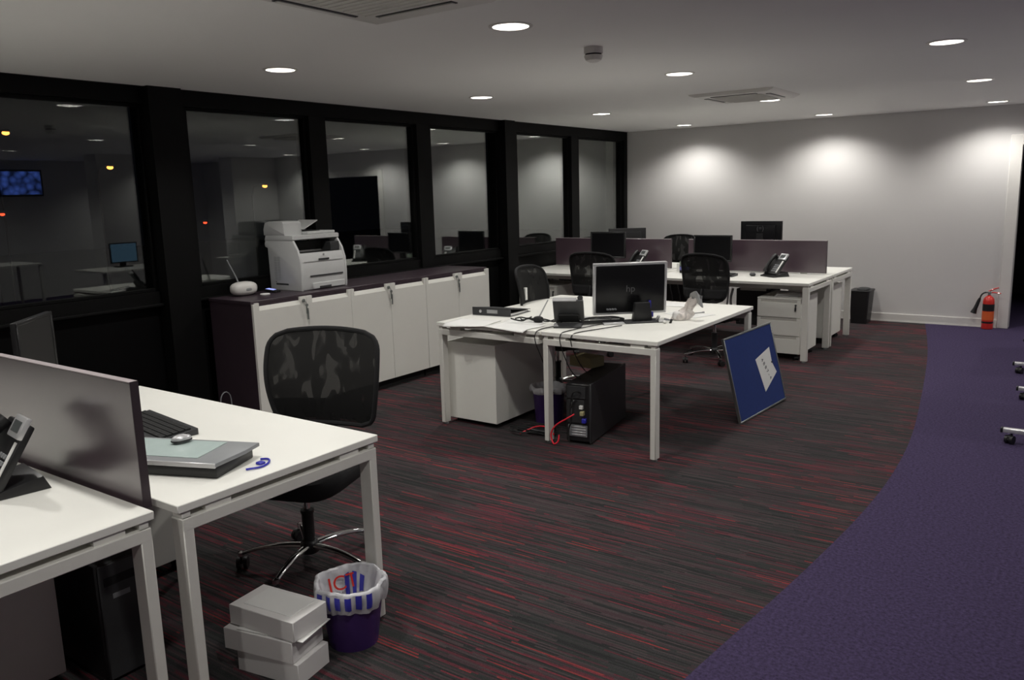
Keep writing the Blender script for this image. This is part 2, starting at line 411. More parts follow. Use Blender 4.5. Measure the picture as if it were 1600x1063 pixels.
edges = [(-4.0,PANES[0][0])] + [(a[1],c[0]) for a, c in zip(PANES, PANES[1:])] + [(PANES[-1][1],10.19)]
for a, c in edges:
    thick = (c-a) > .3
    d = .12 if thick else .05
    y1 = c*(5.32-d)/5.32 if (a > 1 and c < 10.15) else c
    if c > 10.15: d = .05
    b = MB(); b.box(XW-.12,a,0 if thick else .0,XW+d,y1,CEIL+.1 if thick else ZT-.0005)
    b.box(XW-.1,y1,ZS-.01,XW+(.02 if thick else .012),c,ZT-.0005)
    b.build('trim_2', 'frame', kind='structure')
for i, (a, c) in enumerate(PANES):
    fr = MB(); t = .022
    fr.box(XW-.04,a,ZS-.012,XW+.008,a+t,ZT,.003); fr.box(XW-.04,c-t,ZS-.012,XW+.008,c,ZT,.003)
    fr.box(XW-.04,a+t,ZT-t,XW+.008,c-t,ZT,.003); fr.box(XW-.04,a+t,ZS-.012,XW+.008,c-t,ZS+t-.012,.003)
    w = fr.build('window_%d' % (i+1), 'frame', kind='structure')
    MB().box(XW-.022,a+.015,ZS,XW-.014,c-.015,ZT-.015).build('pane', 'glass', w, smooth=False)

# outside ground far below
b = MB(); b.quad((-140,-60,-6),(-5.6,-60,-6),(-5.6,140,-6),(-140,140,-6)); b.build('ground', 'ground', smooth=False, kind='structure')

# ================================================================== CEILING FITTINGS
names = ['front downlight in the row nearest the windows','front downlight in the middle row, ahead of the smoke detector','second downlight from the front in the row nearest the windows',
 'downlight in the middle row just beyond the smoke detector','third downlight from the front in the row nearest the windows','last downlight by the far wall in the row nearest the windows',
 'downlight in the middle row overlapping the far air conditioning grille','last downlight by the far wall in the middle row','large downlight at the upper right corner of the view','second downlight in the right-hand row','last downlight by the far wall in the right-hand row above the extinguisher']
hidden = ['over the foreground divider','over the desk left of the foreground divider','over the purple carpet ahead of the camera','over the purple carpet beside the camera','behind the camera, middle row','behind the camera, window row','behind the camera, right row',
 'right of the nearer folding table','right of the farther table','before the far doorway','deep right, nearer the television','deep right, beyond the nearer pillar']
for i, (x, y) in enumerate(LIGHTS):
    if i < len(names): t = thing('ceiling_downlight', 'round recessed '+names[i], 'ceiling light', (x,y,CEIL), 0, 'ceiling downlights')
    else: t = thing('ceiling_downlight', 'round recessed ceiling downlight outside the view, '+hidden[i-len(names)], 'ceiling light', (x,y,CEIL), 0, 'ceiling downlights')
    MB().lathe([(.086,.0),(.086,-.004),(.094,-.006),(.104,-.003),(.104,.0)], 40, cap0=False, cap1=False).build('trim_ring', 'trim', t)
    MB().lathe([(.087,-.001),(.082,.03),(.066,.075),(.04,.11),(.0,.115)], 40, cap0=False, cap1=False).build('reflector', 'reflector', t, recalc=False)
    for s in (-1, 1):
        MB().tube([(-.055,s*.018,.045),(.03,s*.018,.045),(.045,s*.010,.045)], .011, 10).build('lamp_tube', 'tube', t)
def ac_unit(x, y, w, label):
    t = thing('air_conditioning_cassette', label, 'air conditioner', (x,y,CEIL), 0, 'ceiling air conditioning cassettes')
    h = w/2; b = MB()
    b.prism([(-h,0),(-h+.012,-.012),(-h+.06,-.028),(h-.06,-.028),(h-.012,-.012),(h,0)], 'y', -h, h); b.build('panel', 'trim', t)
    g = w*.29
    b = MB(); b.box(-g,-g,-.034,g,g,-.027,.003); gr = b.build('intake_grille', 'edge', t)
    for k in range(11):
        yy = -g+.02+(2*g-.04)*k/10
        MB().box(-g+.012,yy-.004,-.038,g-.012,yy+.004,-.034).build('slat', 'trim', gr, smooth=False)
    for k in range(4):
        T = Matrix.Rotation(k*pi/2, 4, 'Z')
        b = MB(); b.box(-g*.93,g+.035,-.031,g*.93,g+.075,-.027,T=T); b.build('air_outlet', 'charcoal', t, smooth=False)
        b = MB(); b.box(-g*.9,g+.045,-.036,g*.9,g+.068,-.030,.002,T=T); b.build('flap', 'trim', t)
ac_unit(-2.31, 2.34, .76, 'square white ceiling air conditioning cassette at the top edge, nearest')
ac_unit(-2.50, 6.99, .72, 'square white ceiling air conditioning cassette further back above the desks')
t = thing('smoke_detector', 'small round white smoke detector with dark band on ceiling', 'smoke detector', (-2.30,4.05,CEIL))
MB().lathe([(.052,0),(.052,-.03),(.05,-.034)], 32).build('base', 'trim', t)
MB().lathe([(.044,-.030),(.044,-.044)], 32).build('sensing_slot', 'matt', t)
MB().lathe([(.05,-.042),(.05,-.05),(.042,-.068),(.022,-.078),(0,-.08)], 32, cap0=True, cap1=False).build('dome', 'trim', t)

# ================================================================== FURNITURE BUILDERS
DH = .73
def make_desk(name_label, loc, rz, L=1.6, D=.8, group=None, skip=(), skiplegs=()):
    """long axis X, depth Y, origin at centre on the floor"""
    t = thing('desk', name_label, 'desk', loc, rz, group)
    MB().box(-L/2,-D/2,DH-.026,L/2,D/2,DH,.0025).build('tabletop', 'desk', t)
    for s in (-1, 1):
        if s in skip: continue
        x0, x1 = (s*L/2, s*(L/2-.06))
        b = MB(); b.box(x0,-D/2+.012,DH-.086,x1,D/2-.012,DH-.046,.003); b.build('top_rail', 'dmetal', t)
        for e in (-1, 1):
            if (s, e) in skiplegs: continue
            b = MB(); b.box(x0-s*.0005,e*(D/2-.0115),.012,x1+s*.0005,e*(D/2-.047),DH-.046,.003); lg = b.build('leg', 'dmetal', t)
            MB().lathe([(.017,0),(.017,.008),(.010,.012)], 16, c=((x0+x1)/2, e*(D/2-.03), 0)).build('foot', 'grey', lg)
        for yc, hw in ((-.27,.045),(.27,.045),(D/2-.03,.014),(-D/2+.03,.014)):
            MB().box(x0-s*.008,yc-hw,DH-.0465,x1+s*.004,yc+hw,DH-.0255).build('spacer', 'dmetal', t, smooth=False)
    for e in (-1, 1):
        b = MB(); b.box(-L/2+.06,e*.17-.02,DH-.086,L/2-.06,e*.17+.02,DH-.046); b.build('beam', 'dmetal', t)
    return t
def rrect(w, h, r, n=6):
    out = []
    for cx, cy, a0 in ((w/2-r,h/2-r,0),(-w/2+r,h/2-r,90),(-w/2+r,-h/2+r,180),(w/2-r,-h/2+r,270)):
        for k in range(n+1):
            a = R(a0+90*k/n); out.append((cx+r*cos(a), cy+r*sin(a)))
    return out
def caster(parent, x, y, rz, r=.027, name='castor', chrome=False):
    T = Matrix.Translation((x,y,0)) @ Matrix.Rotation(rz,4,'Z')
    b = MB(); b.T = T
    for s in (-1, 1):
        b.cyl((s*.007,-.012,r),(s*.023,-.012,r), r, n=18)
    b.prism([(-.036,r),(-.03,r+.02),(-.012,r+.032),(.012,r+.026),(.012,r+.004),(-.012,r-.004)], 'x', -.006, .006)
    b.cyl((0,.006,r+.015),(0,.006,r+.045),.006)
    return b.build(name, 'black', parent)
def make_chair(label, loc, rz, group='black mesh task chairs', tagp=False, bw=.235, arms=False):
    """user faces +y"""
    t = thing('office_chair', label, 'chair', loc, rz, group)
    z0, z1 = .585, 1.005
    def surf(u, v):
        # u -1..1, v 0..1
        rc = .075; H = z1-z0; z = v*H
        hw = bw*(.90+.12*math.sin(min(1, v*1.25)*pi/2)) + .012*sin(v*pi)
        cut = 0
        if z > H-rc: cut = rc-math.sqrt(max(0, rc*rc-(z-(H-rc))**2))
        if z < rc*.8: cut = .8*rc-math.sqrt(max(0, (.8*rc)**2-(rc*.8-z)**2))
        hw -= cut
        x = u*hw
        y = -.255 - .045*v + .035*sin(v*pi*.9+.2) + .045*(u*u)*(hw/bw)**2
        return Vector((x, y, z0+z + (.012*(1-u*u) if v > .5 else 0)*(v-.5)*2))
    b = MB(); b.grid(lambda i, j: surf(2*i-1, j), 21, 25); b.build('backrest', 'mesh', t, recalc=False)
    out = [surf(-1, j/24) for j in range(25)] + [surf(-1+2*i/12, 1) for i in range(1,12)] + [surf(1, 1-j/24) for j in range(25)] + [surf(1-2*i/12, 0) for i in range(1,12)]
    cl = [out[0]]
    for p in out[1:]:
        if (p-cl[-1]).length > .008: cl.append(p)
    b = MB(); b.tube(cl, .011, 8, closed=True); b.build('back_frame', 'fabric', t)
    # lumbar band across the lower third
    b = MB(); b.grid(lambda i, j: surf(2*i-1, .05+.22*j)+Vector((0,-.012,0)), 13, 5); b.build('lumbar_band', 'fabric', t, recalc=False, solid=.008)
    b = MB(); b.tube([(0,-.05,.435),(0,-.20,.425),(0,-.285,.46),(0,-.295,.58),(0,-.262,.70)], [.022,.020,.020,.018,.015], 8, smooth=0); b.build('back_support', 'black', t)
    # seat: cushion lofted from rounded outlines
    b = MB(); rings = []
    for z, sc in ((.398,.80),(.405,.93),(.425,1.0),(.46,1.03),(.488,1.01),(.503,.95),(.511,.82),(.515,.45)):
        pts = rrect(.50*sc, .48*sc, .12*sc)
        rings.append([b.bm.verts.new((x, y+.01, z-.03*max(0,(y-.14))/.1*(1 if z > .0 else 0)*.5 - .01*(1-abs(x)*4 if abs(x) < .25 else 0)*(1 if z > .5 else 0))) for x, y in pts])
    for A, Bq in zip(rings, rings[1:]):
        n = len(A)
        for k in range(n): b.bm.faces.new((A[k],A[(k+1)%n],Bq[(k+1)%n],Bq[k]))
    b.bm.faces.new(rings[0][::-1]); b.bm.faces.new(rings[-1])
    b.build('seat', 'fabric', t)
    b = MB(); b.box(-.19,-.17,.388,.19,.18,.404,.006,2); b.build('seat_pan', 'black', t)
    b = MB(); b.box(-.07,-.12,.352,.07,.10,.392,.012,2); b.tube([(.06,.02,.39),(.20,.03,.392),(.235,.03,.385)], .006, 8); b.build('tilt_mechanism', 'black', t)
    b = MB(); b.cyl((0,0,.10),(0,0,.25),.026); b.cyl((0,0,.25),(0,0,.262),.030); b.build('gas_lift_cover', 'black', t)
    MB().cyl((0,0,.26),(0,0,.375),.014).build('gas_lift_rod', 'chrome', t)
    MB().lathe([(.030,.062),(.040,.068),(.042,.105),(.032,.122),(.027,.124)], 24).build('hub', 'black', t)
    for k in range(5):
        a = 2*pi*k/5 + .35
        c_, s_ = cos(a), sin(a)
        T = Matrix.Rotation(a, 4, 'Z')
        b = MB(); b.T = T
        b.grid(lambda u, v: (lambda X, w, h, zc: Vector((X, w*cos(2*pi*u), zc+h*sin(2*pi*u))))( .03+.275*v, .020-.008*v, .013-.004*v, .098+.018*sin(v*pi*.9)-.030*v), 12, 12, closed_u=True)
        b.lathe([(.0,.062),(.014,.064),(.014,.082),(0,.088)], 12, c=(.298,0,0))
        lg = b.build('base_leg', 'chrome', t)
        caster(lg, .298*c_, .298*s_, a+.9*k)
    if tagp:
        p = surf(.35, .52); b = MB(); b.box(p.x-.016,p.y-.012,p.z-.05,p.x+.016,p.y+.012,p.z+.05,.002); b.build('tag', 'paper', t, label='silver-white label tag')
    if arms:
        for s in (-1, 1):
            b = MB(); b.tube([(s*.19,-.02,.42),(s*.27,-.02,.43),(s*.285,-.02,.50),(s*.285,-.02,.635)], .014, 8, smooth=1)
            b.box(s*.285-.035,-.13,.63,s*.285+.035,.12,.655,.010,2); b.build('armrest', 'black', t)
    return t
def make_monitor(label, loc, rz, w=.44, h=.28, stand='neck', zc=.27, back_logo=None, silver=False, group=None, tilt=0, base=True):
    """screen faces -y, origin at base centre on desk"""
    t = thing('monitor', label, 'monitor', loc, rz, group)
    T = Matrix.Translation((0,0,zc)) @ Matrix.Rotation(tilt, 4, 'X')
    b = MB(); b.T = T; b.box(-w/2,-.012,-h/2,w/2,.012,h/2,.006,2)
    b.box(-w*.47 if silver else -w*.36,.012,-h*.46 if silver else -h*.36,w*.47 if silver else w*.36,.022 if silver else .035,h*.46 if silver else h*.36,.006,2); b.build('housing', 'bgloss' if back_logo else 'black', t)
    b = MB(); b.T = T; f = .012 if silver else .016
    for x0, z0, x1, z1 in ((-w/2,h/2-f,w/2,h/2),(-w/2,-h/2,w/2,-h/2+f),(-w/2,-h/2+f,-w/2+f,h/2-f),(w/2-f,-h/2+f,w/2,h/2-f)):
        b.box(x0-.003 if silver else x0,-.018,z0-(.003 if silver else 0),x1+(.003 if silver else 0),.017 if silver else -.010,z1+(.003 if silver else 0),.003)
    b.build('bezel', 'silver' if silver else 'black', t)
    b = MB(); b.T = T; b.box(-w/2+f,-.0145,-h/2+f,w/2-f,-.012,h/2-f); b.build('screen', 'screen', t, smooth=False)
    if base:
        b = MB(); b.prism([(-.035,.012),(-.045,.02),(-.035,zc+.02),(.035,zc+.02),(.045,.02),(.035,.012)], 'y', .034, .052); b.build('stand_neck', 'black', t)
        b = MB(); b.prism(rrect(.24,.17,.05), 'z', 0, .013, T=Matrix.Translation((0,.03,0)), bev=.003); b.build('stand_base', 'black', t)
    if back_logo:
        text('logo', back_logo, .065, 'logo', t, T @ Matrix.Translation((0,.0375 if not silver else .0225,.075 if not silver else .0)) @ Matrix.Rotation(pi,4,'Z') @ Matrix.Rotation(pi/2,4,'X'))
    return t
def make_phone(label, loc, rz, group='desk telephones', tilt=52):
    """user sits at -y; origin under the base centre"""
    t = thing('desk_telephone', label, 'telephone', loc, rz, group)
    b = MB(); b.prism([(-.10,0),(-.10,.012),(-.02,.03),(.07,.045),(.09,.0)], 'x', -.10, .10, bev=.003); b.build('base', 'black', t)
    T = Matrix.Translation((0,-.055,.022)) @ Matrix.Rotation(R(tilt),4,'X')
    b = MB(); b.T = T; b.box(-.095,0,-.012,.095,.215,.012,.006,2); b.build('body', 'black', t)
    b = MB(); b.T = T; b.box(-.005,.165,.006,.095,.235,.024,.004,2); d = b.build('display_bezel', 'silver', t)
    b = MB(); b.T = T; b.box(.012,.182,.022,.078,.218,.0255,.001); b.build('display', 'lcd', d)
    b = MB(); b.T = T; b.box(.062,.02,.010,.082,.155,.0145,.001); b.build('label_strip', 'paper', t)
    b = MB(); b.T = T
    for i in range(3):
        for j in range(4): b.box(-.004+i*.022,.03+j*.022,.011,.010+i*.022,.044+j*.022,.0165,.001)
    b.build('keypad', 'grey', t, kind='stuff')
    b = MB(); b.T = T; b.tube([(-.062,.01,.028),(-.062,.03,.040),(-.062,.10,.046),(-.062,.17,.040),(-.062,.205,.026)], [.024,.020,.015,.020,.024], 12, smooth=1)
    b.build('handset', 'black', t)
    b = MB(); pts = [(-.095+.012*cos(k*.9)-.0,-.06-.006*k*.3,.012+.006*sin(k*.9)) for k in range(4)]
    b = MB(); b.tube([( -.10-.006*sin(k*1.2), -.05+.012*k*.5, .010+.006*cos(k*1.2)) for k in range(22)], .0025, 6); b.build('cord', 'black', t)
    return t
def make_pedestal(label, loc, rz, w=.42, d=.55, h=.575, group=None, keys=True, handles=True, zb=.06):
    """front faces -y"""
    t = thing('drawer_pedestal', label, 'pedestal', loc, rz, group)
    b = MB(); b.box(-w/2,-d/2+.02,zb,w/2,d/2,h-.012,.002); b.build('carcass', 'ped', t)
    b = MB(); b.box(-w/2-.001,-d/2,h-.014,w/2+.001,d/2+.001,h,.002); b.build('top_panel', 'ped', t)
    dh = (h-.014-zb)/3
    for k in range(3):
        z1 = h-.016-k*dh; z0 = z1-dh+.006
        b = MB(); b.box(-w/2+.002,-d/2-.002,z0,w/2-.002,-d/2+.018,z1-.028,.0015)
        b.box(-w/2+.002,-d/2-.002,z1-.028,-w/2+.034,-d/2+.018,z1); b.box(w/2-.034,-d/2-.002,z1-.028,w/2-.002,-d/2+.018,z1)
        dr = b.build('drawer', 'ped', t)
        b = MB(); b.prism([(-d/2-.004,z1-.004),(-d/2-.004,z1-.001),(-d/2+.016,z1-.001),(-d/2+.016,z1-.026),(-d/2+.010,z1-.028)], 'x', -w/2+.034, w/2-.034); b.build('finger_pull', 'edge', dr)
        if k == 0 and keys:
            b = MB(); b.cyl((w/2-.045,-d/2-.010,z1-.045),(w/2-.045,-d/2,z1-.045),.010); b.build('lock', 'alu', dr)
            b = MB(); b.box(w/2-.049,-d/2-.018,z1-.066,w/2-.041,-d/2-.009,z1-.040,.001); b.box(w/2-.052,-d/2-.016,z1-.10,w/2-.038,-d/2-.011,z1-.064,.001); b.build('key', 'charcoal', dr)
    for sx in (-1,1):
        for sy in (-1,1): caster(t, sx*(w/2-.05), sy*(d/2-.06), .7*sx, r=.02)
    return t

# ================================================================== DESKS
make_desk('large white bench desk in the left foreground holding the laptop dock', (-2.90,1.650,0), 0, 1.6, .82)
make_desk('white desk in the bottom left corner holding the near phone', (-2.93,.785,0), 0, 1.6, .80)
make_desk('white desk behind the left divider running towards the windows', (-4.53,1.650,0), 0, 1.6, .82)
make_desk('white desk in the room centre with the monitor and phone backs', (-2.392,5.035,0), pi/2, 1.63, .805)
make_desk('white desk abutting the centre desk, with binder and loose papers', (-3.235,5.035,0), pi/2, 1.63, .86, skiplegs=((-1,-1),(1,-1)))
make_desk('white bench desk behind the camera, outside the view, added to bounce light', (-2.93,-1.6,0), 0, 1.6, .80)  # unseen desks behind the camera, added to bounce light onto the ceiling
make_desk('second white bench desk behind the camera, outside the view, added to bounce light', (-2.93,-2.42,0), 0, 1.6, .80)
make_desk('white bench desk behind the camera by the windows, outside the view, added to bounce light', (-4.55,-1.6,0), 0, 1.6, .80)  # window-side pair, likewise unseen and added for bounce light
make_desk('second white bench desk behind the camera by the windows, outside the view, added to bounce light', (-4.55,-2.42,0), 0, 1.6, .80)
make_desk('white desk in the bottom left corner running on towards the windows', (-4.55,.785,0), 0, 1.6, .80)
make_desk('far bench desk at the right front, above the drawer pedestal with keys', (-2.82,7.80,0), 0, 1.6, .79)
make_desk('far bench desk at the left front, beside the window wall', (-4.45,7.80,0), 0, 1.62, .79)
make_desk('far bench desk at the right rear, nearest the white wall', (-2.82,8.62,0), 0, 1.6, .79)
make_desk('far bench desk at the left rear behind the purple screens', (-4.45,8.62,0), 0, 1.62, .79)

def divider(label, x0, x1, y, z0, z1, t_=.026):
    t = thing('desk_divider', label, 'desk divider', ((x0+x1)/2,y,0))
    w = (x1-x0)/2
    MB().box(-w,-t_/2,z0,w,t_/2,z1-.004,.001).build('panel', 'divider', t)
    b = MB(); b.box(-w,-t_/2,z1-.0035,w,t_/2,z1,.0005); b.build('top_edge', 'divedge', t, label='pale edging strip')
    b = MB(); b.box(w,-t_/2,z0,w+.002,t_/2,z1); b.build('end_edge', 'divdark', t)
    b = MB()
    for s in (-1,1): b.box(s*w*.7-.03,-.006,z0-.06,s*w*.7+.03,.006,z0+.001)
    b.build('bracket', 'dmetal', t)
divider('glossy purple-brown divider in the left foreground beside the near phone', -3.70, -2.212, 1.213, .712, 1.096)
divider('purple-brown divider running on to the windows behind the foreground one', -5.26, -3.715, 1.213, .712, 1.096)
divider('dark purple divider on the far bench, left one behind the chairs', -5.19, -3.712, 8.21, .742, 1.062)
divider('dark purple divider on the far bench, right one behind the phone', -3.51, -2.082, 8.21, .742, 1.062)

# ================================================================== STORAGE CABINETS
cabX0, cabX1, cabZ = -5.235, -4.73, .90
cys = [3.53, 4.44, 5.33, 6.23]
clabs = ['nearest of three low cream cabinets, with dark purple end panel', 'middle of three low cream cabinets under the windows', 'farthest of three low cream cabinets under the windows']
for i in range(3):
    y0, y1 = cys[i], cys[i+1]
    t = thing('storage_cabinet', clabs[i], 'cabinet', (0,0,0), 0, 'cream two-door cabinets')
    t.location = ((cabX0+cabX1)/2, (y0+y1)/2, 0); ox, oy = t.location.x, t.location.y
    def bx(b, X0,Y0,Z0,X1,Y1,Z1, bev=0): b.box(X0-ox,Y0-oy,Z0,X1-ox,Y1-oy,Z1,bev)
    b = MB(); bx(b, cabX0,y0,.075,cabX1-.02,y1,cabZ-.022); b.build('carcass', 'plam', t, smooth=False)
    b = MB(); bx(b, cabX0+.02,y0+.01,0,cabX1-.06,y1-.01,.076); b.build('plinth', 'matt', t, smooth=False)
    if i == 0:
        b = MB(); bx(b, cabX0,y0-.018,.0,cabX1-.022,y0,cabZ-.022,.001); b.build('end_panel', 'plam', t)
        b = MB(); bx(b, cabX1-.022,y0-.018,.07,cabX1,y0+.004,cabZ-.022,.001); b.build('front_edge', 'cabw', t)
    ym = (y0+y1)/2
    for k, (a, c) in enumerate(((y0+.002,ym-.0015),(ym+.0015,y1-.002))):
        lock_side = 1 if k == 0 else 0
        b = MB(); zt = cabZ-.026; zc = zt-.042
        bx(b, cabX1-.019,a,.08,cabX1,c,zc,.001)
        wt = .055; wo = .030
        ya = a+(wo if k == 0 else wt); yc = c-(wt if k == 0 else wo)
        bx(b, cabX1-.019,a,zc-.001,cabX1,ya,zt+.012); bx(b, cabX1-.019,yc,zc-.001,cabX1,c,zt+.012)
        d = b.build('door', 'cabw', t)
        b = MB(); b.prism([(cabX1-ox,zc-.001),(cabX1-.03-ox,zt+.002),(cabX1-.034-ox,zt+.002),(cabX1-.019-ox,zc-.001)], 'y', ya-oy, yc-oy); b.build('finger_pull', 'edge', d, smooth=False)
        if k == 0:
            yl = c-.028-oy; zl = zt-.018
            b = MB(); b.cyl((cabX1-ox,yl,zl),(cabX1+.012-ox,yl,zl),.012); b.build('lock', 'alu', d)
            b = MB(); X = cabX1+.012-ox
            b.cyl((X,yl+.02,zl-.035),(X+.008,yl+.02,zl-.035),.011); b.box(X,yl+.014,zl-.10,X+.003,yl+.024,zl-.042); b.box(X,yl+.022,zl-.145,X+.003,yl+.036,zl-.060)
            b.tube([(X,yl,zl),(X+.006,yl+.012,zl-.01),(X+.004,yl+.018,zl-.03)], .0025, 6); b.build('key', 'alu', d)
    if i == 2:
        b = MB(); bx(b, cabX0,y1,.0,cabX1-.022,y1+.018,cabZ-.022,.001); b.build('end_panel', 'plam', t)
        b = MB(); bx(b, cabX1-.022,y1-.004,.07,cabX1,y1+.018,cabZ-.012,.001); b.build('front_edge', 'cabw', t)
b = MB(); b.box(-.245,-(2.74)/2,-.022,.245,2.74/2,0,.002)
o = b.build('worktop', 'plam'); o.location = (cabX0-.005+.245-.003,(3.51+6.25)/2,cabZ); tag(o, 'long dark purple worktop lying over the three cream cabinets', 'worktop')

# ================================================================== PRINTER
t = thing('printer', 'pale grey multifunction laser printer on the purple worktop', 'printer', (0,0,0))
t.location = (-5.065,4.325,cabZ)
# local frame: front +x, width along y, z up.  body profile in x,z
px0, px1 = -.195, .175
prof = [(px0,.0),(px1-.005,.0),(px1,.02),(px1+.004,.13),(px1-.002,.235),(px1-.028,.315),(px1-.075,.385),(px0-.03,.385),(px0-.04,.36),(px0-.035,.335),(px0-.006,.325)]
for s in (-1, 1):
    b = MB(); b.prism(prof, 'y', s*.235, s*.213, bev=.006); b.build('side_panel', 'printer', t)
b = MB(); b.prism([(x-(.004 if x > 0 else -.004), z) for x, z in [(px0,.004),(px1-.005,.004),(px1,.02),(px1+.004,.13),(px1,.235),(px1-.02,.285),(px1-.15,.285),(px1-.17,.34),(px0+.0,.34)]], 'y', -.214, .214); b.build('body', 'printer', t)
b = MB(); b.box(px1-.165,-.21,.286,px1-.05,.13,.290); b.build('output_tray', 'matt', t)
b = MB(); b.box(px1-.20,-.212,.287,px1-.16,.212,.372); b.build('tray_recess', 'matt', t, smooth=False)
b = MB(); b.box(px1-.165,.12,.289,px1-.045,.212,.36,.004); cp = b.build('control_block', 'charcoal', t)
b = MB(); b.prism([(px1-.115,.362),(px1-.045,.320),(px1-.050,.314),(px1-.120,.356)], 'y', .125, .21); b.build('control_panel', 'pgrey', t)
b = MB(); b.cyl((px1-.068,.165,.338),(px1-.064,.165,.343),.012); b.build('button', 'paper', t)
# front details
b = MB(); b.box(px1+.0005,-.15,.103,px1+.006,.19,.114,.002); b.build('manual_feed_slot', 'charcoal', t)
b = MB(); b.box(px1-.001,-.055,.225,px1+.004,.055,.240,.003); b.build('front_handle', 'charcoal', t)
b = MB(); b.box(px1+.0,-.20,.222,px1+.0035,.20,.2235); b.build('door_seam', 'pgrey', t, smooth=False)
b = MB(); b.box(px1-.004,-.13,.006,px1+.012,.20,.055,.005); tr = b.build('paper_tray', 'printer', t)
b = MB(); b.box(px1+.011,-.07,.010,px1+.0155,.05,.026,.002); b.build('tray_handle', 'charcoal', tr)
b = MB(); b.cyl((px1-.002,.0,.268),(px1+.003,.0,.268),.008); b.build('emblem', 'pgrey', t)
# side vents
b = MB()
for k in range(14):
    for q in range(2): b.box(-.13+q*.038,-.2365,.085+k*.013,-.13+q*.038+.030,-.2345,.085+k*.013+.005)
b.build('vent_slots', 'pgrey', t, kind='stuff', smooth=False)
b = MB(); b.box(-.125,-.2368,.042,.02,-.234,.054,.001); b.build('side_grip', 'charcoal', t)
b = MB(); b.box(-.13,-.2368,.062,-.118,-.234,.068,.001); b.build('power_socket', 'charcoal', t)
# scanner deck
b = MB(); b.prism([(px0-.035,.385),(px1-.082,.385),(px1-.07,.392),(px1-.07,.418),(px1-.08,.424),(px0-.02,.424)], 'y', -.236, .236, bev=.004); b.build('scanner_bed', 'printer', t)
b = MB(); b.prism([(px0-.04,.424),(px0-.042,.47),(px0-.02,.520),(px0+.03,.532),(px1-.18,.530),(px1-.165,.515),(px1-.16,.43),(px1-.16,.424)], 'y', -.236, -.06, bev=.008); b.build('document_feeder', 'printer', t)
b = MB(); b.box(px0-.02,-.06,.425,px1-.10,.225,.446,.006,2); b.build('scanner_lid', 'printer', t)
b = MB(); b.box(px0+.03,-.055,.447,px1-.16,.12,.452,.002); b.build('document_slot', 'charcoal', t)
b = MB(); b.T = Matrix.Translation((px0+.02,-.065,.462)) @ Matrix.Rotation(R(24),4,'X'); b.box(0,0,0,.22,.16,.008,.003); b.build('document_tray', 'printer', t)

# router with antenna, gadget, lid on worktop
t = thing('wireless_router', 'small rounded white router with black aerial on the worktop', 'router', (-5.13,3.74,cabZ))
def blob(rx, ry, rz_, n=24, m=12, p=.75):
    def f(u, v):
        a = 2*pi*u; q = -pi/2+pi*v
        sg = lambda x: (abs(x)**p)*(1 if x >= 0 else -1)
        return Vector((rx*sg(cos(q))*sg(cos(a)), ry*sg(cos(q))*sg(sin(a)), rz_*sg(sin(q))))
    return f
b = MB(); b.T = Matrix.Translation((0,0,.052)); b.grid(blob(.065,.105,.052), 24, 13, closed_u=True); b.build('body', 'trim', t)
b = MB(); b.T = Matrix.Translation((0,0,.048)); b.grid(blob(.0668,.06,.026), 24, 13, closed_u=True); b.build('front_band', 'pgrey', t)
b = MB(); b.tube([(-.03,-.02,.09),(-.035,-.03,.13),(-.055,-.085,.27)], [.006,.006,.005], 8); b.build('aerial', 'grey', t)
b = MB(); b.cyl((.045,.03,.065),(.056,.03,.067),.006); b.build('button', 'black', t)
t = thing('mobile_phone', 'black handset with a lit blue screen lying by the printer', 'phone', (-5.09,3.965,cabZ), R(20))
b = MB(); b.T = Matrix.Rotation(R(8),4,'Y'); b.box(-.055,-.032,.004,.055,.032,.022,.007,2); b.build('body', 'black', t)
b = MB(); b.T = Matrix.Rotation(R(8),4,'Y'); b.box(-.045,-.024,.0215,.02,.024,.0228); m_ = mat('blue_display', (.1,.1,.3), .3, emit=((.35,.42,1.0), .75)); b.build('display', m_, t)
b = MB(); b.lathe([(.0,.0),(.034,.0),(.037,.004),(.037,.009),(.033,.012),(0,.013)], 28, cap0=False, cap1=False)
o = b.build('puck', 'paper'); o.location = (-4.99,3.82,cabZ); tag(o, 'flat round white puck in front of the router', 'puck')

# ================================================================== FOREGROUND LEFT
make_chair('black mesh swivel chair with chrome base behind the foreground desk', (-2.70,2.195,0), pi+R(20), bw=.262)
make_monitor('black monitor seen side-on above the left divider', (-3.66,1.59,DH), R(135), w=.37, h=.27, zc=.27, group=None)
# keyboard
def make_keyboard(label, loc, rz, l=.44, w=.16):
    t = thing('keyboard', label, 'keyboard', loc, rz)
    b = MB(); b.prism([(-w/2,0),(-w/2,.010),(w/2,.024),(w/2,0)], 'x', -l/2, l/2, bev=.003); b.build('body', 'charcoal', t)
    b = MB(); b.T = Matrix.Translation((0,0,.0175)) @ Matrix.Rotation(math.atan2(.014,w),4,'X')
    for j in range(5):
        n = 19 if j != 0 else 11
        for i in range(n):
            x = -l/2+.014+(l-.028)*i/n; b.box(x+.001,-w/2+.022+j*.024,-.002,x+(l-.028)/n-.001,-w/2+.042+j*.024,.006,0)
    b.build('keys', 'matt', t, kind='stuff', smooth=False); return t
make_keyboard('black keyboard half hidden behind the foreground divider', (-2.93,1.665,DH), R(-8))
b = MB(); b.tube([(-2.90,1.475,DH+.005),(-2.78,1.475,DH+.006),(-2.69,1.50,DH+.006),(-2.66,1.535,DH+.005),(-2.71,1.545,DH+.006),(-2.80,1.53,DH+.010),(-2.92,1.51,DH+.004)], .0045, 8, smooth=2)
o = b.build('cable', 'charcoal'); tag(o, 'loop of dark grey cable between keyboard and silver dock', 'cable')
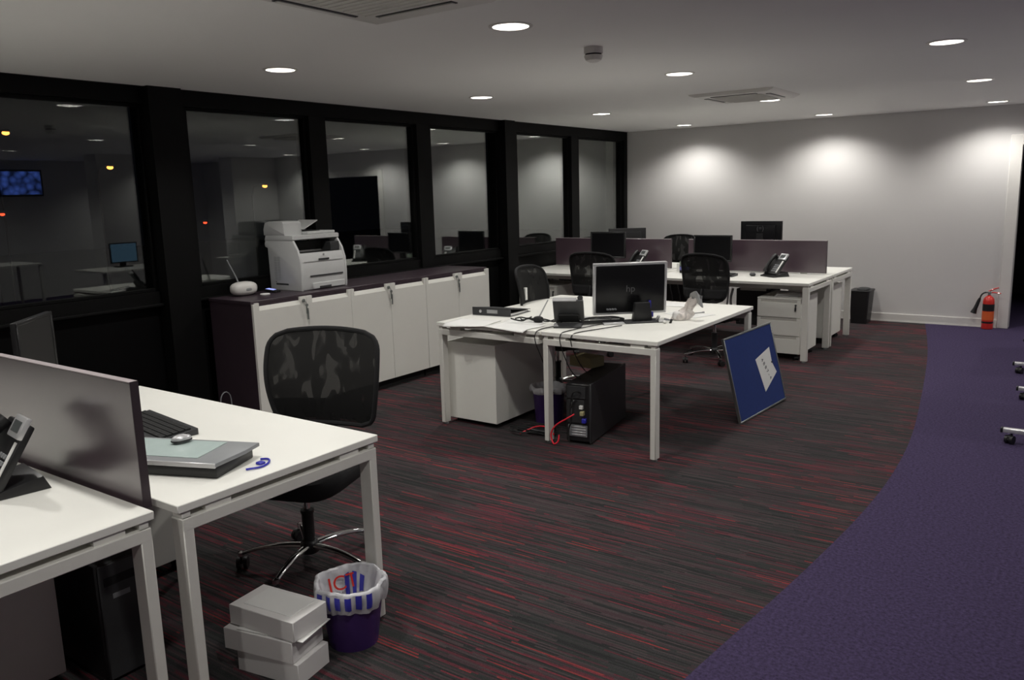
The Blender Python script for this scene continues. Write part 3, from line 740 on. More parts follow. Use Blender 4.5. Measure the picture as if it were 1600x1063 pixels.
# silver dock / tablet with pale inset on a black base
t = thing('graphics_tablet', 'silver slab with pale aqua inset on a black base, foreground desk', 'tablet', (-2.40,1.495,DH), R(22))
b = MB(); b.box(-.26,-.120,.0,.165,.095,.038,.005,2); b.build('black_base', 'black', t)
b = MB(); b.prism([(-.28,-.125),(.165,-.125),(.185,.02),(.185,.105),(-.28,.105)], 'z', .038, .052, bev=.003); b.build('silver_top', 'grey', t)
b = MB(); b.box(-.27,-.085,.0515,.075,.085,.0545,.001); b.build('aqua_inset', 'aqua', t)
b = MB(); b.box(-.28,-.1275,.036,.165,-.120,.052,.002); b.build('front_trim', 'silver', t)
t = thing('mouse', 'small silver and black mouse lying on the aqua inset', 'mouse', (-2.495,1.515,DH+.0545), R(75))
b = MB(); b.T = Matrix.Translation((0,0,.014)); b.grid(blob(.034,.022,.016,p=.95), 24, 13, closed_u=True); b.build('body', 'silver', t)
b = MB(); b.T = Matrix.Translation((.0,0,.010)); b.grid(blob(.036,.024,.008,p=.95), 24, 13, closed_u=True); b.build('side_band', 'black', t)
b = MB(); b.T = Matrix.Translation((.016,0,.0275)); b.grid(blob(.007,.004,.005,p=1), 12, 9, closed_u=True); b.build('scroll_wheel', 'black', t)
b = MB(); b.tube([(-2.238,1.640,DH+.004),(-2.21,1.655,DH+.006),(-2.18,1.63,DH+.004),(-2.165,1.59,DH+.004),(-2.175,1.56,DH+.006),(-2.19,1.545,DH+.004)], .0035, 6, smooth=2)
b.box(-2.215,1.60,DH,-2.190,1.625,DH+.009,.003)
o = b.build('lanyard', 'blue'); tag(o, 'blue lanyard loop beside the silver slab', 'lanyard')
make_phone('large silver and black desk phone in the left foreground', (-2.70,1.045,DH), R(-8), group=None, tilt=58)
# small round object beyond foreground desk (cable loop)
b = MB(); b.tube([(-4.9,3.30,.0),(-4.9,3.30,.20),(-4.9,3.31,.25),(-4.9,3.345,.275),(-4.9,3.38,.25),(-4.9,3.39,.20),(-4.9,3.39,.0)], .004, 6, smooth=1)
o = b.build('cable', 'grey'); tag(o, 'grey cable loop standing by the purple cabinet end', 'cable')
# pedestals & pc under foreground desks
make_pedestal('white pedestal under the bottom left desk beside the black computer', (-2.90,.83,0), -pi/2, w=.60, d=.43, h=.56, keys=False)
make_pedestal('white pedestal far under the foreground desk by its front leg', (-3.36,1.63,0), pi, w=.42, d=.55, h=.56, keys=False)
t = thing('computer_tower', 'black computer tower in shadow under the foreground desks', 'computer', (-2.80,1.30,0))
b = MB(); b.box(-.22,-.09,.012,.22,.09,.43,.006); b.build('case', 'black', t)
b = MB(); b.box(.22,-.085,.016,.232,.085,.426,.004); b.build('front_panel', 'charcoal', t)
b = MB(); b.box(.231,-.045,.30,.2335,.015,.318,.001); b.build('badge', 'grey', t, label='small grey badge')
b = MB(); b.box(.231,-.07,.35,.234,.07,.38,.001); b.build('drive_bay', 'matt', t)

# stack of three white boxes
def carton(label, x, y, z, w, d, h, rz, lidded=True):
    t = thing('white_box', label, 'box', (x,y,z), rz, 'white boxes stacked beside the purple bin')
    b = MB(); b.box(-w/2,-d/2,0,w/2,d/2,h-.002,.0015); b.build('tray', 'carton', t)
    if lidded:
        b = MB(); b.box(-w/2-.002,-d/2-.002,h*.03,w/2+.0015,d/2+.0015,h,.002); ld = b.build('lid', 'carton', t)
        b = MB(); b.box(-w*.36,-d*.34,h-.001,w*.38,d*.40,h+.0022,.0008); b.build('sticker', 'paper', ld)
    return t
BR = R(10)
carton('bottom white box of the stack beside the purple bin', -2.17,1.615,0, .265,.16,.080, BR, False)
carton('middle white box of the stack, shifted left', -2.200,1.604,.080, .290,.165,.078, BR+R(2), False)
carton('top white box of the stack with a glossy pale lid', -2.183,1.618,.160, .290,.160,.072, BR-R(3))
b = MB()
for k in range(3): b.T = Matrix.Translation((-2.165,1.618,.158)) @ Matrix.Rotation(BR+R(4),4,'Z'); 
b.box(-.13,-.080,0,.140,.080,.0022,0)
o = b.build('leaflet', 'paper'); tag(o, 'thin folded leaflet poking out between the top two white boxes', 'leaflet')

# bins
def make_bin(label, x, y, rb, rt, h, material='purplebin', liner=False, group=None):
    t = thing('waste_bin', label, 'bin', (x,y,0), 0, group)
    MB().lathe([(rb,0),(rb+.001,.006),(rt-.004,h-.01),(rt,h-.008),(rt+.002,h),(rt-.003,h),(rb-.004,.008),(0,.006)], 40, cap1=False).build('body', material, t)
    if liner:
        def f(u, v):
            a = 2*pi*u
            wob = .006*sin(7*a+2)+.004*sin(13*a)+.003*sin(23*a+1)
            if v < .35:   # outside skirt, going up
                q = v/.35; z = h-liner*(1-q)+.006*sin(5*a)*(1-q); r = rt-(1-q)*liner*(rt-rb)/h+.009+wob*(1-q*.4)+.006*sin(q*pi)
            elif v < .5:
                q = (v-.35)/.15; z = h+.008*sin(q*pi)+.004*sin(4*a); r = rt+.010-.020*q+wob*.5
            else:
                q = (v-.5)/.5; z = h-.02-q*(h*.55)+.010*sin(6*a+q*4); r = (rt-.012)*(1-q*.30)+wob*1.6*q
            return Vector((r*cos(a), r*sin(a), z))
        b = MB(); b.grid(f, 96, 26, closed_u=True); b.build('bin_liner', 'bag', t, recalc=False)
        return t, f
    return t, None
BX, BY = -2.088, 1.868
BINH = .235
t, bf = make_bin('purple waste bin lined with a blue-striped white bag, by the foreground desk leg', BX, BY, .088, .122, BINH, liner=.075)
# printed blue stripes and red letters on the liner
def strip(f, u0, u1, v0, v1, off):
    b = MB()
    def g(i, j):
        p = f(u0+(u1-u0)*i, v0+(v1-v0)*j); c = Vector((0,0,p.z)); n = (p-c); n.normalize(); return p+n*off
    b.grid(g, 8, 10); return b
linr = [c for c in t.children if c.name.startswith('bin_liner')][0]
mt['stripe'] = mat('blue_print', (.045,.045,.42), .35)
for u0 in (.30,.345,.39): strip(bf, u0, u0+.026, .52, .80, -.004).build('blue_stripe', 'stripe', linr, recalc=False)
for k in range(6):
    u0 = .72+k*.045; strip(bf, u0, u0+.026, .10, .34, .003).build('blue_stripe', 'stripe', linr, recalc=False)
ang = R(158); 
text('red_lettering', 'JCT', .075, 'red', linr, Matrix.Translation((.080*cos(ang),.080*sin(ang),BINH-.045)) @ Matrix.Rotation(ang-pi/2,4,'Z') @ Matrix.Rotation(R(65),4,'X'))
# knotted tail of the bag hanging out
b = MB(); b.T = Matrix.Translation((BX-.035-BX,-.140,BINH-.085)); b.grid(blob(.030,.018,.055,p=.8), 20, 11, closed_u=True)
o = b.build('bag_tail', 'bag', t)
make_bin('dark purple waste bin with a pale liner rim under the centre desk', -3.03, 4.66, .095, .118, .255, liner=.035)
t, _ = make_bin('tall black waste bin against the white far wall', -2.12, 9.98, .10, .10, .02, 'black')
for c in list(t.children): bpy.data.objects.remove(c)
b = MB(); b.grid(lambda u, v: Vector((lambda P: (P[0]*(.80+.2*v), P[1]*(.80+.2*v), .37*v))(rrect(.22,.30,.03,5)[int(round(u*24))%24])), 24, 6, closed_u=True); b.build('body', 'black', t)
b = MB(); b.prism(rrect(.235,.315,.035), 'z', .368, .385, bev=.004); b.build('rim', 'black', t)
b = MB(); b.T = Matrix.Translation((0.02,.0,.39)); b.grid(blob(.07,.09,.022), 20, 9, closed_u=True); b.build('rubbish_bag', 'charcoal', t)

# ================================================================== CENTRE DESKS
# monitor (back to the camera)
MON_L = Vector((-2.70,4.72)); MON_R = Vector((-2.325,5.06))
mc = (MON_L+MON_R)/2; ma = math.atan2(MON_R.y-MON_L.y, MON_R.x-MON_L.x)
t = make_monitor('silver-framed flat monitor seen from behind on the centre desk', (mc.x,mc.y,DH), ma+pi, w=.50, h=.345, zc=.215, back_logo='hp', silver=True, tilt=R(-4), base=False)
b = MB(); b.prism([(-.055,.0),(-.065,.02),(-.05,.13),(.05,.13),(.065,.02),(.055,.0)], 'y', .036, .085, T=Matrix.Translation((-.055,.045,0)), bev=.004); b.build('stand_box', 'black', t)
b = MB(); b.box(-.175,.04,.0,.075,.18,.010,.003); b.build('stand_base', 'charcoal', t)
b = MB(); b.box(-.14,.020,.052,-.125,.030,.13,.002); b.box(-.150,.028,.020,-.118,.055,.055,.004); b.build('video_plug', 'blue', t, label='blue video cable plug')
b = MB()
for k in range(4): b.box(.10+k*.018,.0125,.075,.112+k*.018,.0375,.085,.001)
b.build('port_row', 'grey', t)
b = MB(); b.prism([(-.06,-.07),(.03,-.03),(.02,.10),(-.07,.07)], 'z', .0, .012, bev=.003); o = b.build('stand_foot', 'silver'); o.location = (-2.80,4.73,DH); tag(o, 'silver monitor foot lying to the left of the silver-framed monitor', 'monitor stand')
# black trays/cable box between foot and stand
t = thing('docking_bar', 'flat black docking bar with cables before the silver-framed monitor', 'dock', (-2.585,4.665,DH), ma)
b = MB(); b.box(-.17,-.022,.006,.13,.022,.036,.006,2); b.build('body', 'black', t)
b = MB(); b.box(-.17,-.024,.030,.10,-.018,.034,.001); b.build('metal_strip', 'chrome', t)
b = MB(); b.tube([(-.17,0,.03),(-.1,-.03,.05),(0,-.02,.048),(.06,-.03,.05),(.13,-.02,.03)], .006, 8, smooth=2); b.build('cable', 'matt', t)
b = MB(); b.box(-.02,-.07,.0,.12,-.03,.014,.003); b.build('adapter', 'silver', t)
# connectors right of stand
t = thing('cable_connectors', 'bundle of pale connector plugs to the right of the monitor stand', 'cables', (-2.265,4.86,DH), R(30))
for k, (x, y, z, m_) in enumerate(((0,0,.012,'silver'),(.035,.01,.02,'grey'),(.02,-.035,.008,'paper'),(-.02,.03,.03,'silver'),(.06,-.02,.01,'black'))):
    b = MB(); b.T = Matrix.Translation((x,y,z)) @ Matrix.Rotation(k*.7,4,'Z') @ Matrix.Rotation(k*.3,4,'Y'); b.box(-.018,-.009,-.007,.018,.009,.007,.002); b.cyl((.018,0,0),(.045,.003,0),.004); b.build('plug', m_, t)
# desk phone seen from behind
t = thing('desk_telephone', 'charcoal desk phone seen from behind, left of the silver-framed monitor', 'telephone', (-2.745,4.475,DH), R(205))
b = MB(); b.prism([(-.085,0),(-.08,.012),(.05,.028),(.085,.012),(.085,0)], 'x', -.09, .09, bev=.003); b.build('base', 'charcoal', t)
T = Matrix.Translation((0,-.055,.022)) @ Matrix.Rotation(R(62),4,'X')
b = MB(); b.T = T; b.box(-.10,0,-.014,.10,.175,.012,.007,2); b.build('body', 'charcoal', t)
b = MB(); b.T = T; b.box(-.055,.165,-.012,.10,.180,.024,.003); b.build('display_bezel', 'silver', t)
b = MB(); b.T = T; b.box(-.07,.02,-.030,.07,.075,-.012,.005); b.build('stand_bracket', 'matt', t)
b = MB(); b.T = T; b.tube([(-.078,.01,.020),(-.078,.10,.034),(-.078,.18,.020)], [.019,.014,.019], 10, smooth=1); b.build('handset', 'black', t)
# binder
t = thing('lever_arch_file', 'black lever arch file lying flat at the left end of the centre desks', 'file', (-3.49,4.765,DH), R(5))
b = MB(); b.prism([(-.145,0),(-.145,.058),(-.137,.058),(-.137,.004),(.15,.0035),(.15,0)], 'x', -.17, .15); b.T = None; o = b.build('cover', 'charcoal', t, smooth=False)
# spine faces -y: front board is the lower sheet, upper board slopes
b = MB(); b.prism([(-.145,.054),(-.145,.058),(.15,.020),(.15,.016)], 'x', -.17, .15); b.build('upper_board', 'charcoal', t, smooth=False)
b = MB(); b.box(-.15,-.13,.004,.14,.135,.016); b.build('papers', 'paper', t, smooth=False)
b = MB(); b.box(-.045,-.148,.018,.045,-.1448,.044,.001); b.build('spine_label', 'pgrey', t)
b = MB(); b.cyl((-.10,-.149,.03),(-.10,-.1448,.03),.011); b.build('finger_hole', 'silver', t)
# loose papers
def sheet(label, x, y, rz, w=.297, d=.21, droop=None, z=.0008, cat='paper', group=None, curl=.0):
    def f(u, v):
        px, py = (u-.5)*w, (v-.5)*d
        c_, s_ = cos(rz), sin(rz); X = x+px*c_-py*s_; Y = y+px*s_+py*c_
        Z = DH+z+curl*(abs(u-.5)*2)**3
        if droop is not None and Y < droop:
            k = droop-Y; Y = droop-k*.92; Z -= k*k*4.5
        return Vector((X,Y,Z))
    b = MB(); b.grid(f, 14, 14); o = b.build('paper_sheet', 'paper', recalc=False, solid=.0008); tag(o, label, cat, group); return o
sheet('white sheet sagging over the front edge below the lever arch file', -3.42, 4.31, R(8), w=.33, d=.26, droop=4.225, curl=.004)
sheet('white sheet hanging over the desk edge in front of the black cable tangle', -3.06, 4.31, R(-6), w=.34, d=.25, droop=4.225, z=.002, curl=.003)
sheet('white sheet lying flat beneath the black cable tangle', -3.10, 4.50, R(14), w=.30, d=.21, z=.0035)
sheet('white sheet stacked behind the right edge of the silver-framed monitor', -2.52, 5.68, R(8), w=.30, d=.21, z=.002, curl=.006)
sheet('faint white sheet on the centre desk beside the pen', -2.25, 5.28, R(-20), w=.30, d=.21, z=.001)
b = MB(); b.cyl((-2.24,5.27,DH+.006),(-2.185,5.37,DH+.006),.0035); b.cyl((-2.187,5.366,DH+.006),(-2.180,5.379,DH+.006),.0055)
o = b.build('pen', 'pgrey'); tag(o, 'thin pen near the right edge of the centre desk', 'pen')
# cable tangle with silver rod
t = thing('cable_tangle', 'black cable tangle around a hub with an upright silver rod', 'cables', (-3.0,4.50,DH))
b = MB(); b.grid(lambda u, v: blob(.035,.028,.022)(u, v)+Vector((.0,0,.024)), 20, 11, closed_u=True); b.build('hub', 'matt', t)
b = MB(); b.tube([(.0,.0,.03),(.02,.01,.07),(.055,.04,.155)], [.005,.005,.004], 8); b.build('rod', 'silver', t)
random.seed(3)
for k in range(5):
    a = [pi*1.02, pi*.9, pi*1.15, .05, -.12][k]; L = [.20,.16,.17,.22,.20][k]
    pts = [(cos(a)*L*s+.02*sin(s*9+k), sin(a)*L*s+.02*cos(s*7+k*2), .012+.018*abs(sin(s*6+k))) for s in [i/6 for i in range(7)]]
    b = MB(); b.tube(pts, .005, 6, smooth=1); b.build('cable', 'matt', t)
b = MB(); b.tube([(.06,.20,.06+.07),(.11,.22,.135),(.13,.22,.12)], .003, 6); 
b.bm.free()
# cables running off the desk front
for pts, lb in (([(-2.55,4.62,DH+.01),(-2.62,4.42,DH+.006),(-2.64,4.28,DH+.005),(-2.645,4.21,DH+.002),(-2.65,4.205,DH-.06),(-2.62,4.30,.45),(-2.65,4.50,.38)], 'black cable trailing off the centre desk front, left of two'),
                ([(-2.42,4.60,DH+.01),(-2.50,4.42,DH+.006),(-2.55,4.30,DH+.005),(-2.565,4.21,DH+.002),(-2.57,4.205,DH-.06),(-2.56,4.32,.5),(-2.60,4.52,.40)], 'black cable trailing off the centre desk front, right of two'),
                ([(-2.80,4.42,DH+.006),(-2.83,4.32,DH+.005),(-2.825,4.25,DH+.006),(-2.825,4.20,DH-.004),(-2.83,4.195,DH-.06),(-2.82,4.26,.55),(-2.80,4.36,.30)], 'thin black cable dropping beside the middle leg of the centre desks')):
    b = MB(); b.tube(pts, .0032, 6, smooth=2); o = b.build('cable', 'matt'); tag(o, lb, 'cable')
# crumpled wrapper
t = thing('plastic_wrapper', 'crumpled clear and cream plastic wrapper beside the monitor', 'wrapper', (-2.20,5.02,DH), R(35))
def wr(u, v):
    a = 2*pi*u; w = .055*(1-.55*v)+.012*sin(v*pi*3)
    x = w*cos(a)*(1+.25*sin(5*a+v*9)) + .10*v; y = .6*w*sin(a)*(1+.3*cos(4*a+v*7)); z = .004+.15*v+.012*sin(3*a+v*12)*min(1,v*3)
    return Vector((x,y,max(z,.002)))
b = MB(); b.grid(wr, 40, 18, closed_u=True); b.build('film', 'wrap', t, recalc=False)
b = MB(); b.grid(lambda u, v: Vector((.06+.085*u, -.02+.03*sin(u*6+v*3), .105+.075*v+.02*sin(u*5))), 12, 10); b.build('printed_flap', 'pgrey', t, recalc=False)
b = MB(); b.grid(lambda u, v: blob(.035,.028,.030)(u, v)+Vector((-.02,0,.032)), 20, 11, closed_u=True); b.build('cream_filling', 'carton', t)
b = MB(); b.tube([(-.075,-.01,.006),(-.04,.02,.004),(.03,.03,.004)], .004, 6, smooth=1); b.build('tie', 'pgrey', t)

# under the centre desks
make_pedestal('white mobile pedestal seen from behind under the centre left desk', (-3.435,4.68,0), pi, w=.42, d=.76, h=.585, keys=False, zb=.035)
make_chair('black mesh chair at the centre left desk, seen edge-on with a label', (-3.42,5.40,0), R(-84), tagp=True, bw=.225)
t = thing('computer_tower', 'black computer tower seen from behind under the centre desk', 'computer', (-2.645,4.73,0), R(9))
b = MB(); b.box(-.085,-.43,.014,.085,.25,.395,.006); b.build('case', 'black', t)
b = MB(); b.box(.074,-.435,.010,.089,.25,.400,.004); b.build('side_panel', 'charcoal', t)
b = MB(); b.box(-.07,-.435,.05,.06,-.4285,.125,.001); ps = b.build('expansion_slots', 'grey', t)
for k in range(4): MB().box(-.045,-.438,.058+k*.017,.05,-.434,.067+k*.017,.001).build('slot_cover', 'silver', ps)
b = MB(); b.box(-.075,-.434,.30,.05,-.429,.38,.001); b.build('power_supply', 'charcoal', t)
b = MB(); b.box(-.075,-.434,.14,.04,-.429,.29,.001); b.build('port_panel', 'charcoal', t)
b = MB(); b.box(.012,-.452,.235,.036,-.43,.258,.002); b.build('white_plug', 'paper', t)
b = MB(); b.box(.03,-.456,.145,.058,-.43,.175,.003); b.build('video_plug', 'blue', t, label='blue video plug')
b = MB(); b.box(.020,-.46,.195,.045,-.43,.222,.002); b.build('network_plug', 'kraft', t)
b = MB(); b.tube([(-.03,-.435,.29),(-.04,-.452,.26),(-.045,-.455,.20)], .006, 6); b.build('grey_plug', 'silver', t)
b = MB(); b.tube([(-.04,-.44,.32),(-.02,-.47,.28),(-.05,-.46,.22),(-.03,-.47,.16),(-.06,-.46,.10),(-.05,-.47,.02)], .006, 8, smooth=2); b.build('cable', 'matt', t)
b = MB(); b.tube([(.02,-.44,.34),(.0,-.47,.36),(-.03,-.47,.34),(-.05,-.46,.20)], .005, 8, smooth=2); b.build('cable', 'matt', t)
b = MB(); b.box(-.10,-.07,0,.10,.07,.070,.003); o = b.build('card_box', 'kraft'); o.location = (-2.80,4.80,.4); o.rotation_euler = (0,0,R(-12)); tag(o, 'small mustard yellow box lying on the computer tower', 'box')
b = MB(); b.tube([(-2.585,4.268,.205),(-2.62,4.235,.18),(-2.70,4.22,.13),(-2.735,4.215,.07),(-2.72,4.21,.02),(-2.69,4.19,.008),(-2.665,4.20,.03),(-2.67,4.215,.07)], .005, 8, smooth=2)
o = b.build('network_cable', 'redcable'); tag(o, 'red network cable plugged into the computer tower', 'cable')
b = MB(); b.tube([(-2.74,4.26,.05),(-2.80,4.34,.06),(-2.92,4.36,.06),(-3.00,4.32,.02),(-3.02,4.28,.008)], .005, 8, smooth=2)
o = b.build('network_cable', 'redcable'); tag(o, 'red network cable arching behind the middle desk leg', 'cable')
random.seed(11)
t = thing('floor_cables', 'heap of black cables on the carpet beside the purple bin', 'cables', (-2.95,4.36,0))
for k in range(9):
    cx, cy = random.uniform(-.10,.10), random.uniform(-.08,.08); pts = []
    a0 = random.uniform(0, 6); rr_ = random.uniform(.05,.13)
    for i in range(9):
        a = a0+i*.75; pts.append((cx+rr_*1.4*cos(a), cy+rr_*.7*sin(a), .006+.012*(i%3)*.5+.003*k))
    b = MB(); b.tube(pts, .0045, 6, smooth=1); b.build('cable', 'matt', t)
b = MB(); b.box(-.13,-.03,0,.12,.03,.035,.004); b.build('socket_strip', 'black', t)

# blue pinboard
def board():
    cx, cy, cz, yaw, tilt, rot, w, h = -1.8831,5.6366,.2952,.0884,.2347,.0134,.788,.5951
    u = Vector((sin(yaw),cos(yaw),0)); n = Vector((cos(yaw),-sin(yaw),0)); v = Vector((0,0,1))*cos(tilt)-n*sin(tilt)
    U = u*cos(rot)+v*sin(rot); V = -u*sin(rot)+v*cos(rot); N = U.cross(V)
    t = thing('pinboard', 'blue felt pinboard with aluminium frame leaning at the centre desk end', 'pinboard', (0,0,0))
    m = Matrix((U,V,N)).transposed().to_4x4(); m.translation = Vector((cx,cy,cz)); t.matrix_world = m
    MB().box(-w/2+.004,-h/2+.004,-.014,w/2-.004,h/2-.004,-.002).build('felt_panel', 'bluefelt', t, smooth=False)
    f = .012
    for x0,y0,x1,y1 in ((-w/2,h/2-f,w/2,h/2),(-w/2,-h/2,w/2,-h/2+f),(-w/2,-h/2+f,-w/2+f,h/2-f),(w/2-f,-h/2+f,w/2,h/2-f)):
        MB().box(x0,y0,-.018,x1,y1,.003,.002).build('frame_bar', 'alu', t)
    p = MB(); poly = [(.022,.076),(.284,.124),(.279,.01),(.327,-.073),(.081,-.174)]
    p.prism(poly[::-1], 'z', -.0015, .0005)
    o = p.build('pinned_sheet', 'paper', smooth=False); o.matrix_world = m; tag(o, 'torn white sheet with dark characters pinned to the blue board', 'paper')
    T0 = Matrix.Translation((.165,-.02,.001)) @ Matrix.Rotation(R(-62),4,'Z')
    text('lettering', '4 8 8 7 - 4', .045, 'ink', o, T0)
    b = MB(); b.T = m; b.cyl((.272,.012,0),(.272,.012,.008),.006,n=10); q = b.build('drawing_pin', 'ink'); tag(q, 'dark drawing pin at the edge of the torn sheet', 'pin')
board()

# ================================================================== FAR BENCH
make_chair('black mesh chair at the far bench, left, behind the phone backs', (-3.93,7.05,0), R(4), bw=.225)
make_chair('black mesh chair at the far bench, centre, with chrome base visible', (-2.80,7.17,0), R(-6), bw=.215)
make_chair('black chair on the rear side of the far bench between the dividers', (-4.25,9.42,0), pi, bw=.22)
make_monitor('black monitor on the far bench before the left divider', (-4.37,7.99,DH), R(4), w=.42, h=.29, zc=.272)
make_monitor('black monitor on the far bench before the right divider, above the centre chair', (-3.155,7.99,DH), 0, w=.41, h=.27, zc=.255)
make_monitor('black monitor with a grey emblem standing behind the right divider', (-2.855,8.58,DH), pi, w=.44, h=.30, zc=.355, back_logo='(=)')
make_monitor('black monitor turned sideways behind the left divider', (-4.46,8.62,DH), pi+R(35), w=.44, h=.29, zc=.28)
make_phone('desk phone on the far bench in front of the left divider', (-4.02,8.00,DH), R(-28), group='desk telephones')
make_phone('desk phone on the far bench in front of the right divider', (-2.48,7.90,DH), R(-34), group='desk telephones')
t = thing('mouse', 'dark computer mouse on the far bench left of the phone', 'mouse', (-2.69,7.86,DH), R(-70))
b = MB(); b.T = Matrix.Translation((0,0,.016)); b.grid(blob(.05,.03,.017,p=.9), 20, 11, closed_u=True); b.build('body', 'charcoal', t)
b = MB(); b.T = Matrix.Translation((.02,0,.031)); b.grid(blob(.008,.004,.004,p=1), 12, 7, closed_u=True); b.build('scroll_wheel', 'silver', t)
b = MB(); b.tube([(-2.58,7.86,DH+.004),(-2.53,7.84,DH+.004),(-2.50,7.90,DH+.004),(-2.56,7.96,DH+.004),(-2.60,8.02,DH+.004)], .006, 6, smooth=2); o = b.build('cable', 'black'); tag(o, 'short black cable between the far mouse and phone', 'cable')
make_keyboard('black keyboard on the far bench behind the centre chair', (-3.05,7.76,DH), 0)
t = thing('card_holder', 'black box with pale green and blue labels on the far bench', 'box', (-3.42,7.93,DH), 0)
b = MB(); b.box(-.055,-.045,0,.055,.045,.125,.004); b.build('body', 'black', t)
b = MB(); b.box(-.052,-.047,.075,.052,-.044,.120,.001); b.build('green_label', mat('green_label', (.22,.27,.22), .5), t)
b = MB(); b.box(-.052,-.047,.030,.052,-.044,.068,.001); b.build('blue_label', mat('blue_label', (.16,.16,.42), .5), t)
b = MB(); b.box(-.03,-.03,0,.03,.03,.085,.003); o = b.build('white_carton', 'paper'); o.location = (-3.54,8.06,DH); tag(o, 'small white carton left of the labelled black box', 'box')
make_pedestal('white three-drawer pedestal with keys under the far bench, right end', (-2.30,7.735,0), 0, w=.40, d=.55, h=.58, zb=.06)
make_pedestal('white three-drawer pedestal with keys under the far bench, left end', (-4.90,7.735,0), 0, w=.36, d=.55, h=.58, zb=.06)
make_pedestal('white pedestal under the rear right desk of the far bench', (-2.30,8.68,0), pi, w=.40, d=.55, h=.58, zb=.06, keys=False)
sheets = thing('paper_pile', 'crumpled grey papers lying on the far right pedestal', 'papers', (-2.27,7.60,.58), R(15))
for k in range(3):
    b = MB(); b.grid(lambda u, v: Vector(((u-.5)*.22+.01*k, (v-.5)*.15, .003+.010*k+.012*abs(sin(u*5+k))*v)), 12, 10); b.build('sheet', 'carton', sheets, recalc=False, solid=.001)
# computer holder and cables under far bench
t = thing('computer_tower', 'black computer hung under the far bench left of the keyed pedestal', 'computer', (-2.68,8.02,0), 0)
b = MB(); b.box(-.17,-.16,.24,.17,.16,.60,.006); b.build('case', 'black', t)
b = MB(); b.box(-.13,-.165,.585,.13,-.15,.612,.003); b.build('bracket', 'dmetal', t)
b = MB(); b.tube([(-.20,-.17,.60),(-.22,-.20,.48),(-.19,-.20,.36),(-.22,-.19,.26)], .012, 8, smooth=2); b.tube([(-.25,-.17,.60),(-.24,-.20,.5),(-.26,-.20,.38),(-.24,-.19,.26)], .009, 8, smooth=2); b.build('cable_sleeve', 'silver', t)
t = thing('cable_tray', 'grey cable panel with hanging leads under the far bench middle', 'cable tray', (-3.66,8.12,0))
b = MB(); b.box(-.20,-.02,.40,.42,.0,.66,.002); b.build('panel', 'charcoal', t)
for k in range(3):
    b = MB(); b.tube([(-.02+.09*k,-.03,.66),(.0+.09*k,-.05,.55),(.03+.09*k,-.045,.44),(.01+.09*k,-.03,.36)], .007, 6, smooth=1); b.build('lead', 'grey', t)

# ================================================================== FIRE EXTINGUISHER
t = thing('fire_extinguisher', 'red fire extinguisher with black horn against the far wall', 'fire extinguisher', (-.845,10.085,0))
MB().lathe([(.050,.0),(.056,.006),(.057,.015),(.057,.30),(.052,.33),(.036,.352),(.018,.362),(.018,.372)], 32).build('cylinder', 'red', t)
MB().lathe([(.0575,.20),(.0575,.275)], 32, cap0=False, cap1=False).build('black_label', 'black', t, recalc=False, label='black band')
MB().lathe([(.0576,.10),(.0576,.195)], 32, cap0=False, cap1=False).build('orange_label', 'orange', t, recalc=False, label='orange label')
MB().lathe([(.0575,.065),(.0575,.085)], 32, cap0=False, cap1=False).build('lower_band', 'black', t, recalc=False)
b = MB(); b.cyl((0,0,.37),(0,0,.405),.014); b.box(-.028,-.012,.392,.022,.012,.410,.003); b.build('valve', 'alu', t)
b = MB(); b.tube([(-.01,0,.41),(.04,-.004,.438),(.085,-.006,.455)], [.008,.008,.006], 8); b.build('lever', 'red', t)
b = MB(); b.tube([(-.01,0,.400),(.05,-.004,.400),(.11,-.006,.392)], [.008,.008,.006], 8); b.build('carry_handle', 'red', t)
b = MB(); b.tube([(-.02,0,.40),(-.05,-.005,.395),(-.075,-.01,.37),(-.085,-.012,.33)], .008, 8, smooth=1); b.build('hose', 'black', t)
b = MB(); b.T = Matrix.Translation((-.085,-.012,.335)) @ Matrix.Rotation(R(198),4,'Y') ; b.lathe([(.012,0),(.017,.03),(.020,.12),(.032,.175)], 20, T=b.T); b.T = None; b.build('discharge_horn', 'black', t)

# ================================================================== FOLDING TABLES AT THE RIGHT
def folding_table(label, y0, y1, x=0):
    t = thing('folding_table', label, 'table', (x,(y0+y1)/2,0), 0, 'flip-top tables along the right')
    h = (y1-y0)/2
    for s in (-1, 1):
        b = MB(); b.box(-.345,s*h-.022,.066,.40,s*h+.022,.094,.006,2); ft = b.build('foot_bar', 'silver', t)
        for xe in (-1, 1):
            b = MB(); b.box(-.358 if xe < 0 else .40,s*h-.022,.065,-.344 if xe < 0 else .414,s*h+.022,.095,.004); b.build('end_cap', 'black', ft)
            caster(ft, -.30 if xe < 0 else .355, s*h, .6+xe, r=.026)
        b = MB(); b.box(.03,s*h-.02,.09,.08,s*h+.02,.70,.004); b.build('post', 'silver', t)
    b = MB(); b.box(-.12,-h-.12,.70,.62,h+.12,.725,.003); b.build('tabletop', 'desk', t)
    return t
folding_table('silver castored T-leg table, nearer one at the right edge', 5.66, 6.88)
folding_table('silver castored T-leg table, farther one at the right edge', 7.83, 9.05, -.09)

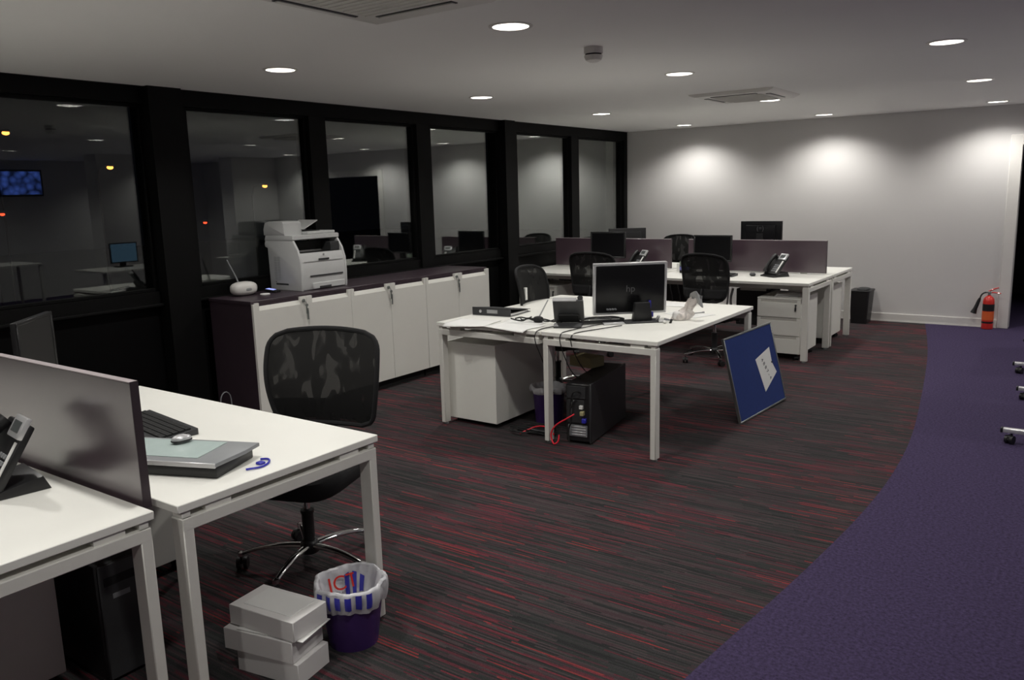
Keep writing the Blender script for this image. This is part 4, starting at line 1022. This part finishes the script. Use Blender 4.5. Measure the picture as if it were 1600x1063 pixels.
# ================================================================== SEEN ONLY IN REFLECTION
t = thing('wall_television', 'television with a blue picture, reflected in the first window', 'television', (4.27,6.60,1.99), pi/2*3)
b = MB(); b.box(-.36,-.05,-.225,.36,.0,.225,.006); t_ = b.build('housing', 'black', t); t.rotation_euler = (0,0,-pi/2)
b = MB(); b.box(-.33,-.053,-.195,.33,-.050,.195); b.build('screen', 'bluescreen', t, smooth=False)
b = MB(); b.box(-.3,-.3,-.02,.3,.3,0); b.bm.free()
make_monitor('monitor with a pale blue lit screen, reflected low in the first window', (.36,6.12,.725), -pi/2, w=.40, h=.28, zc=.20).children[2].data.materials[0] = mt['palescreen']
t = thing('side_table', 'dark side table at the right wall, reflected in the first window', 'table', (2.9,5.2,0))
b = MB(); b.box(-.4,-.8,.70,.4,.8,.73,.003); b.build('tabletop', 'desk', t)
for sx in (-1,1):
    for sy in (-1,1): MB().box(sx*.37-.02,sy*.77-.02,0,sx*.37+.02,sy*.77+.02,.70,.002).build('leg', 'dmetal', t)

# street lamps in the night outside
cam_o = Vector((0,0,1.6))
for (yy, zz_, r_, m_, lb) in ((17.35,4.85,.13,'sodium','bright orange street lamp at the left edge of the first window'),(21.96,3.38,.13,'sodium','orange street lamp at the right side of the first window'),
        (31.2,2.39,.13,'sodium','orange street lamp seen through the second window above the printer'),(27.0,.44,.09,'redlamp','red lamp outside in the second window'),(16.75,1.27,.09,'redlamp','dim red lamp outside at the left edge of the first window')):
    t = thing('street_lamp', lb, 'street lamp', (-40,yy,-6))
    H = zz_+6
    b = MB(); b.tube([(-1.2,0,0),(-1.2,0,H-.6),(-1.0,0,H),(-.1,0,H+.12)], [.05,.045,.03,.02], 8); b.build('pole', 'matt', t)
    b = MB(); b.T = Matrix.Translation((0,0,H+.1)); b.grid(blob(.30,.14,.06), 16, 9, closed_u=True); b.build('head', 'matt', t)
    b = MB(); b.T = Matrix.Translation((.05,0,H)); b.grid(blob(r_,r_*1.2,r_*.75,p=1), 16, 9, closed_u=True); b.build('lens', m_, t)
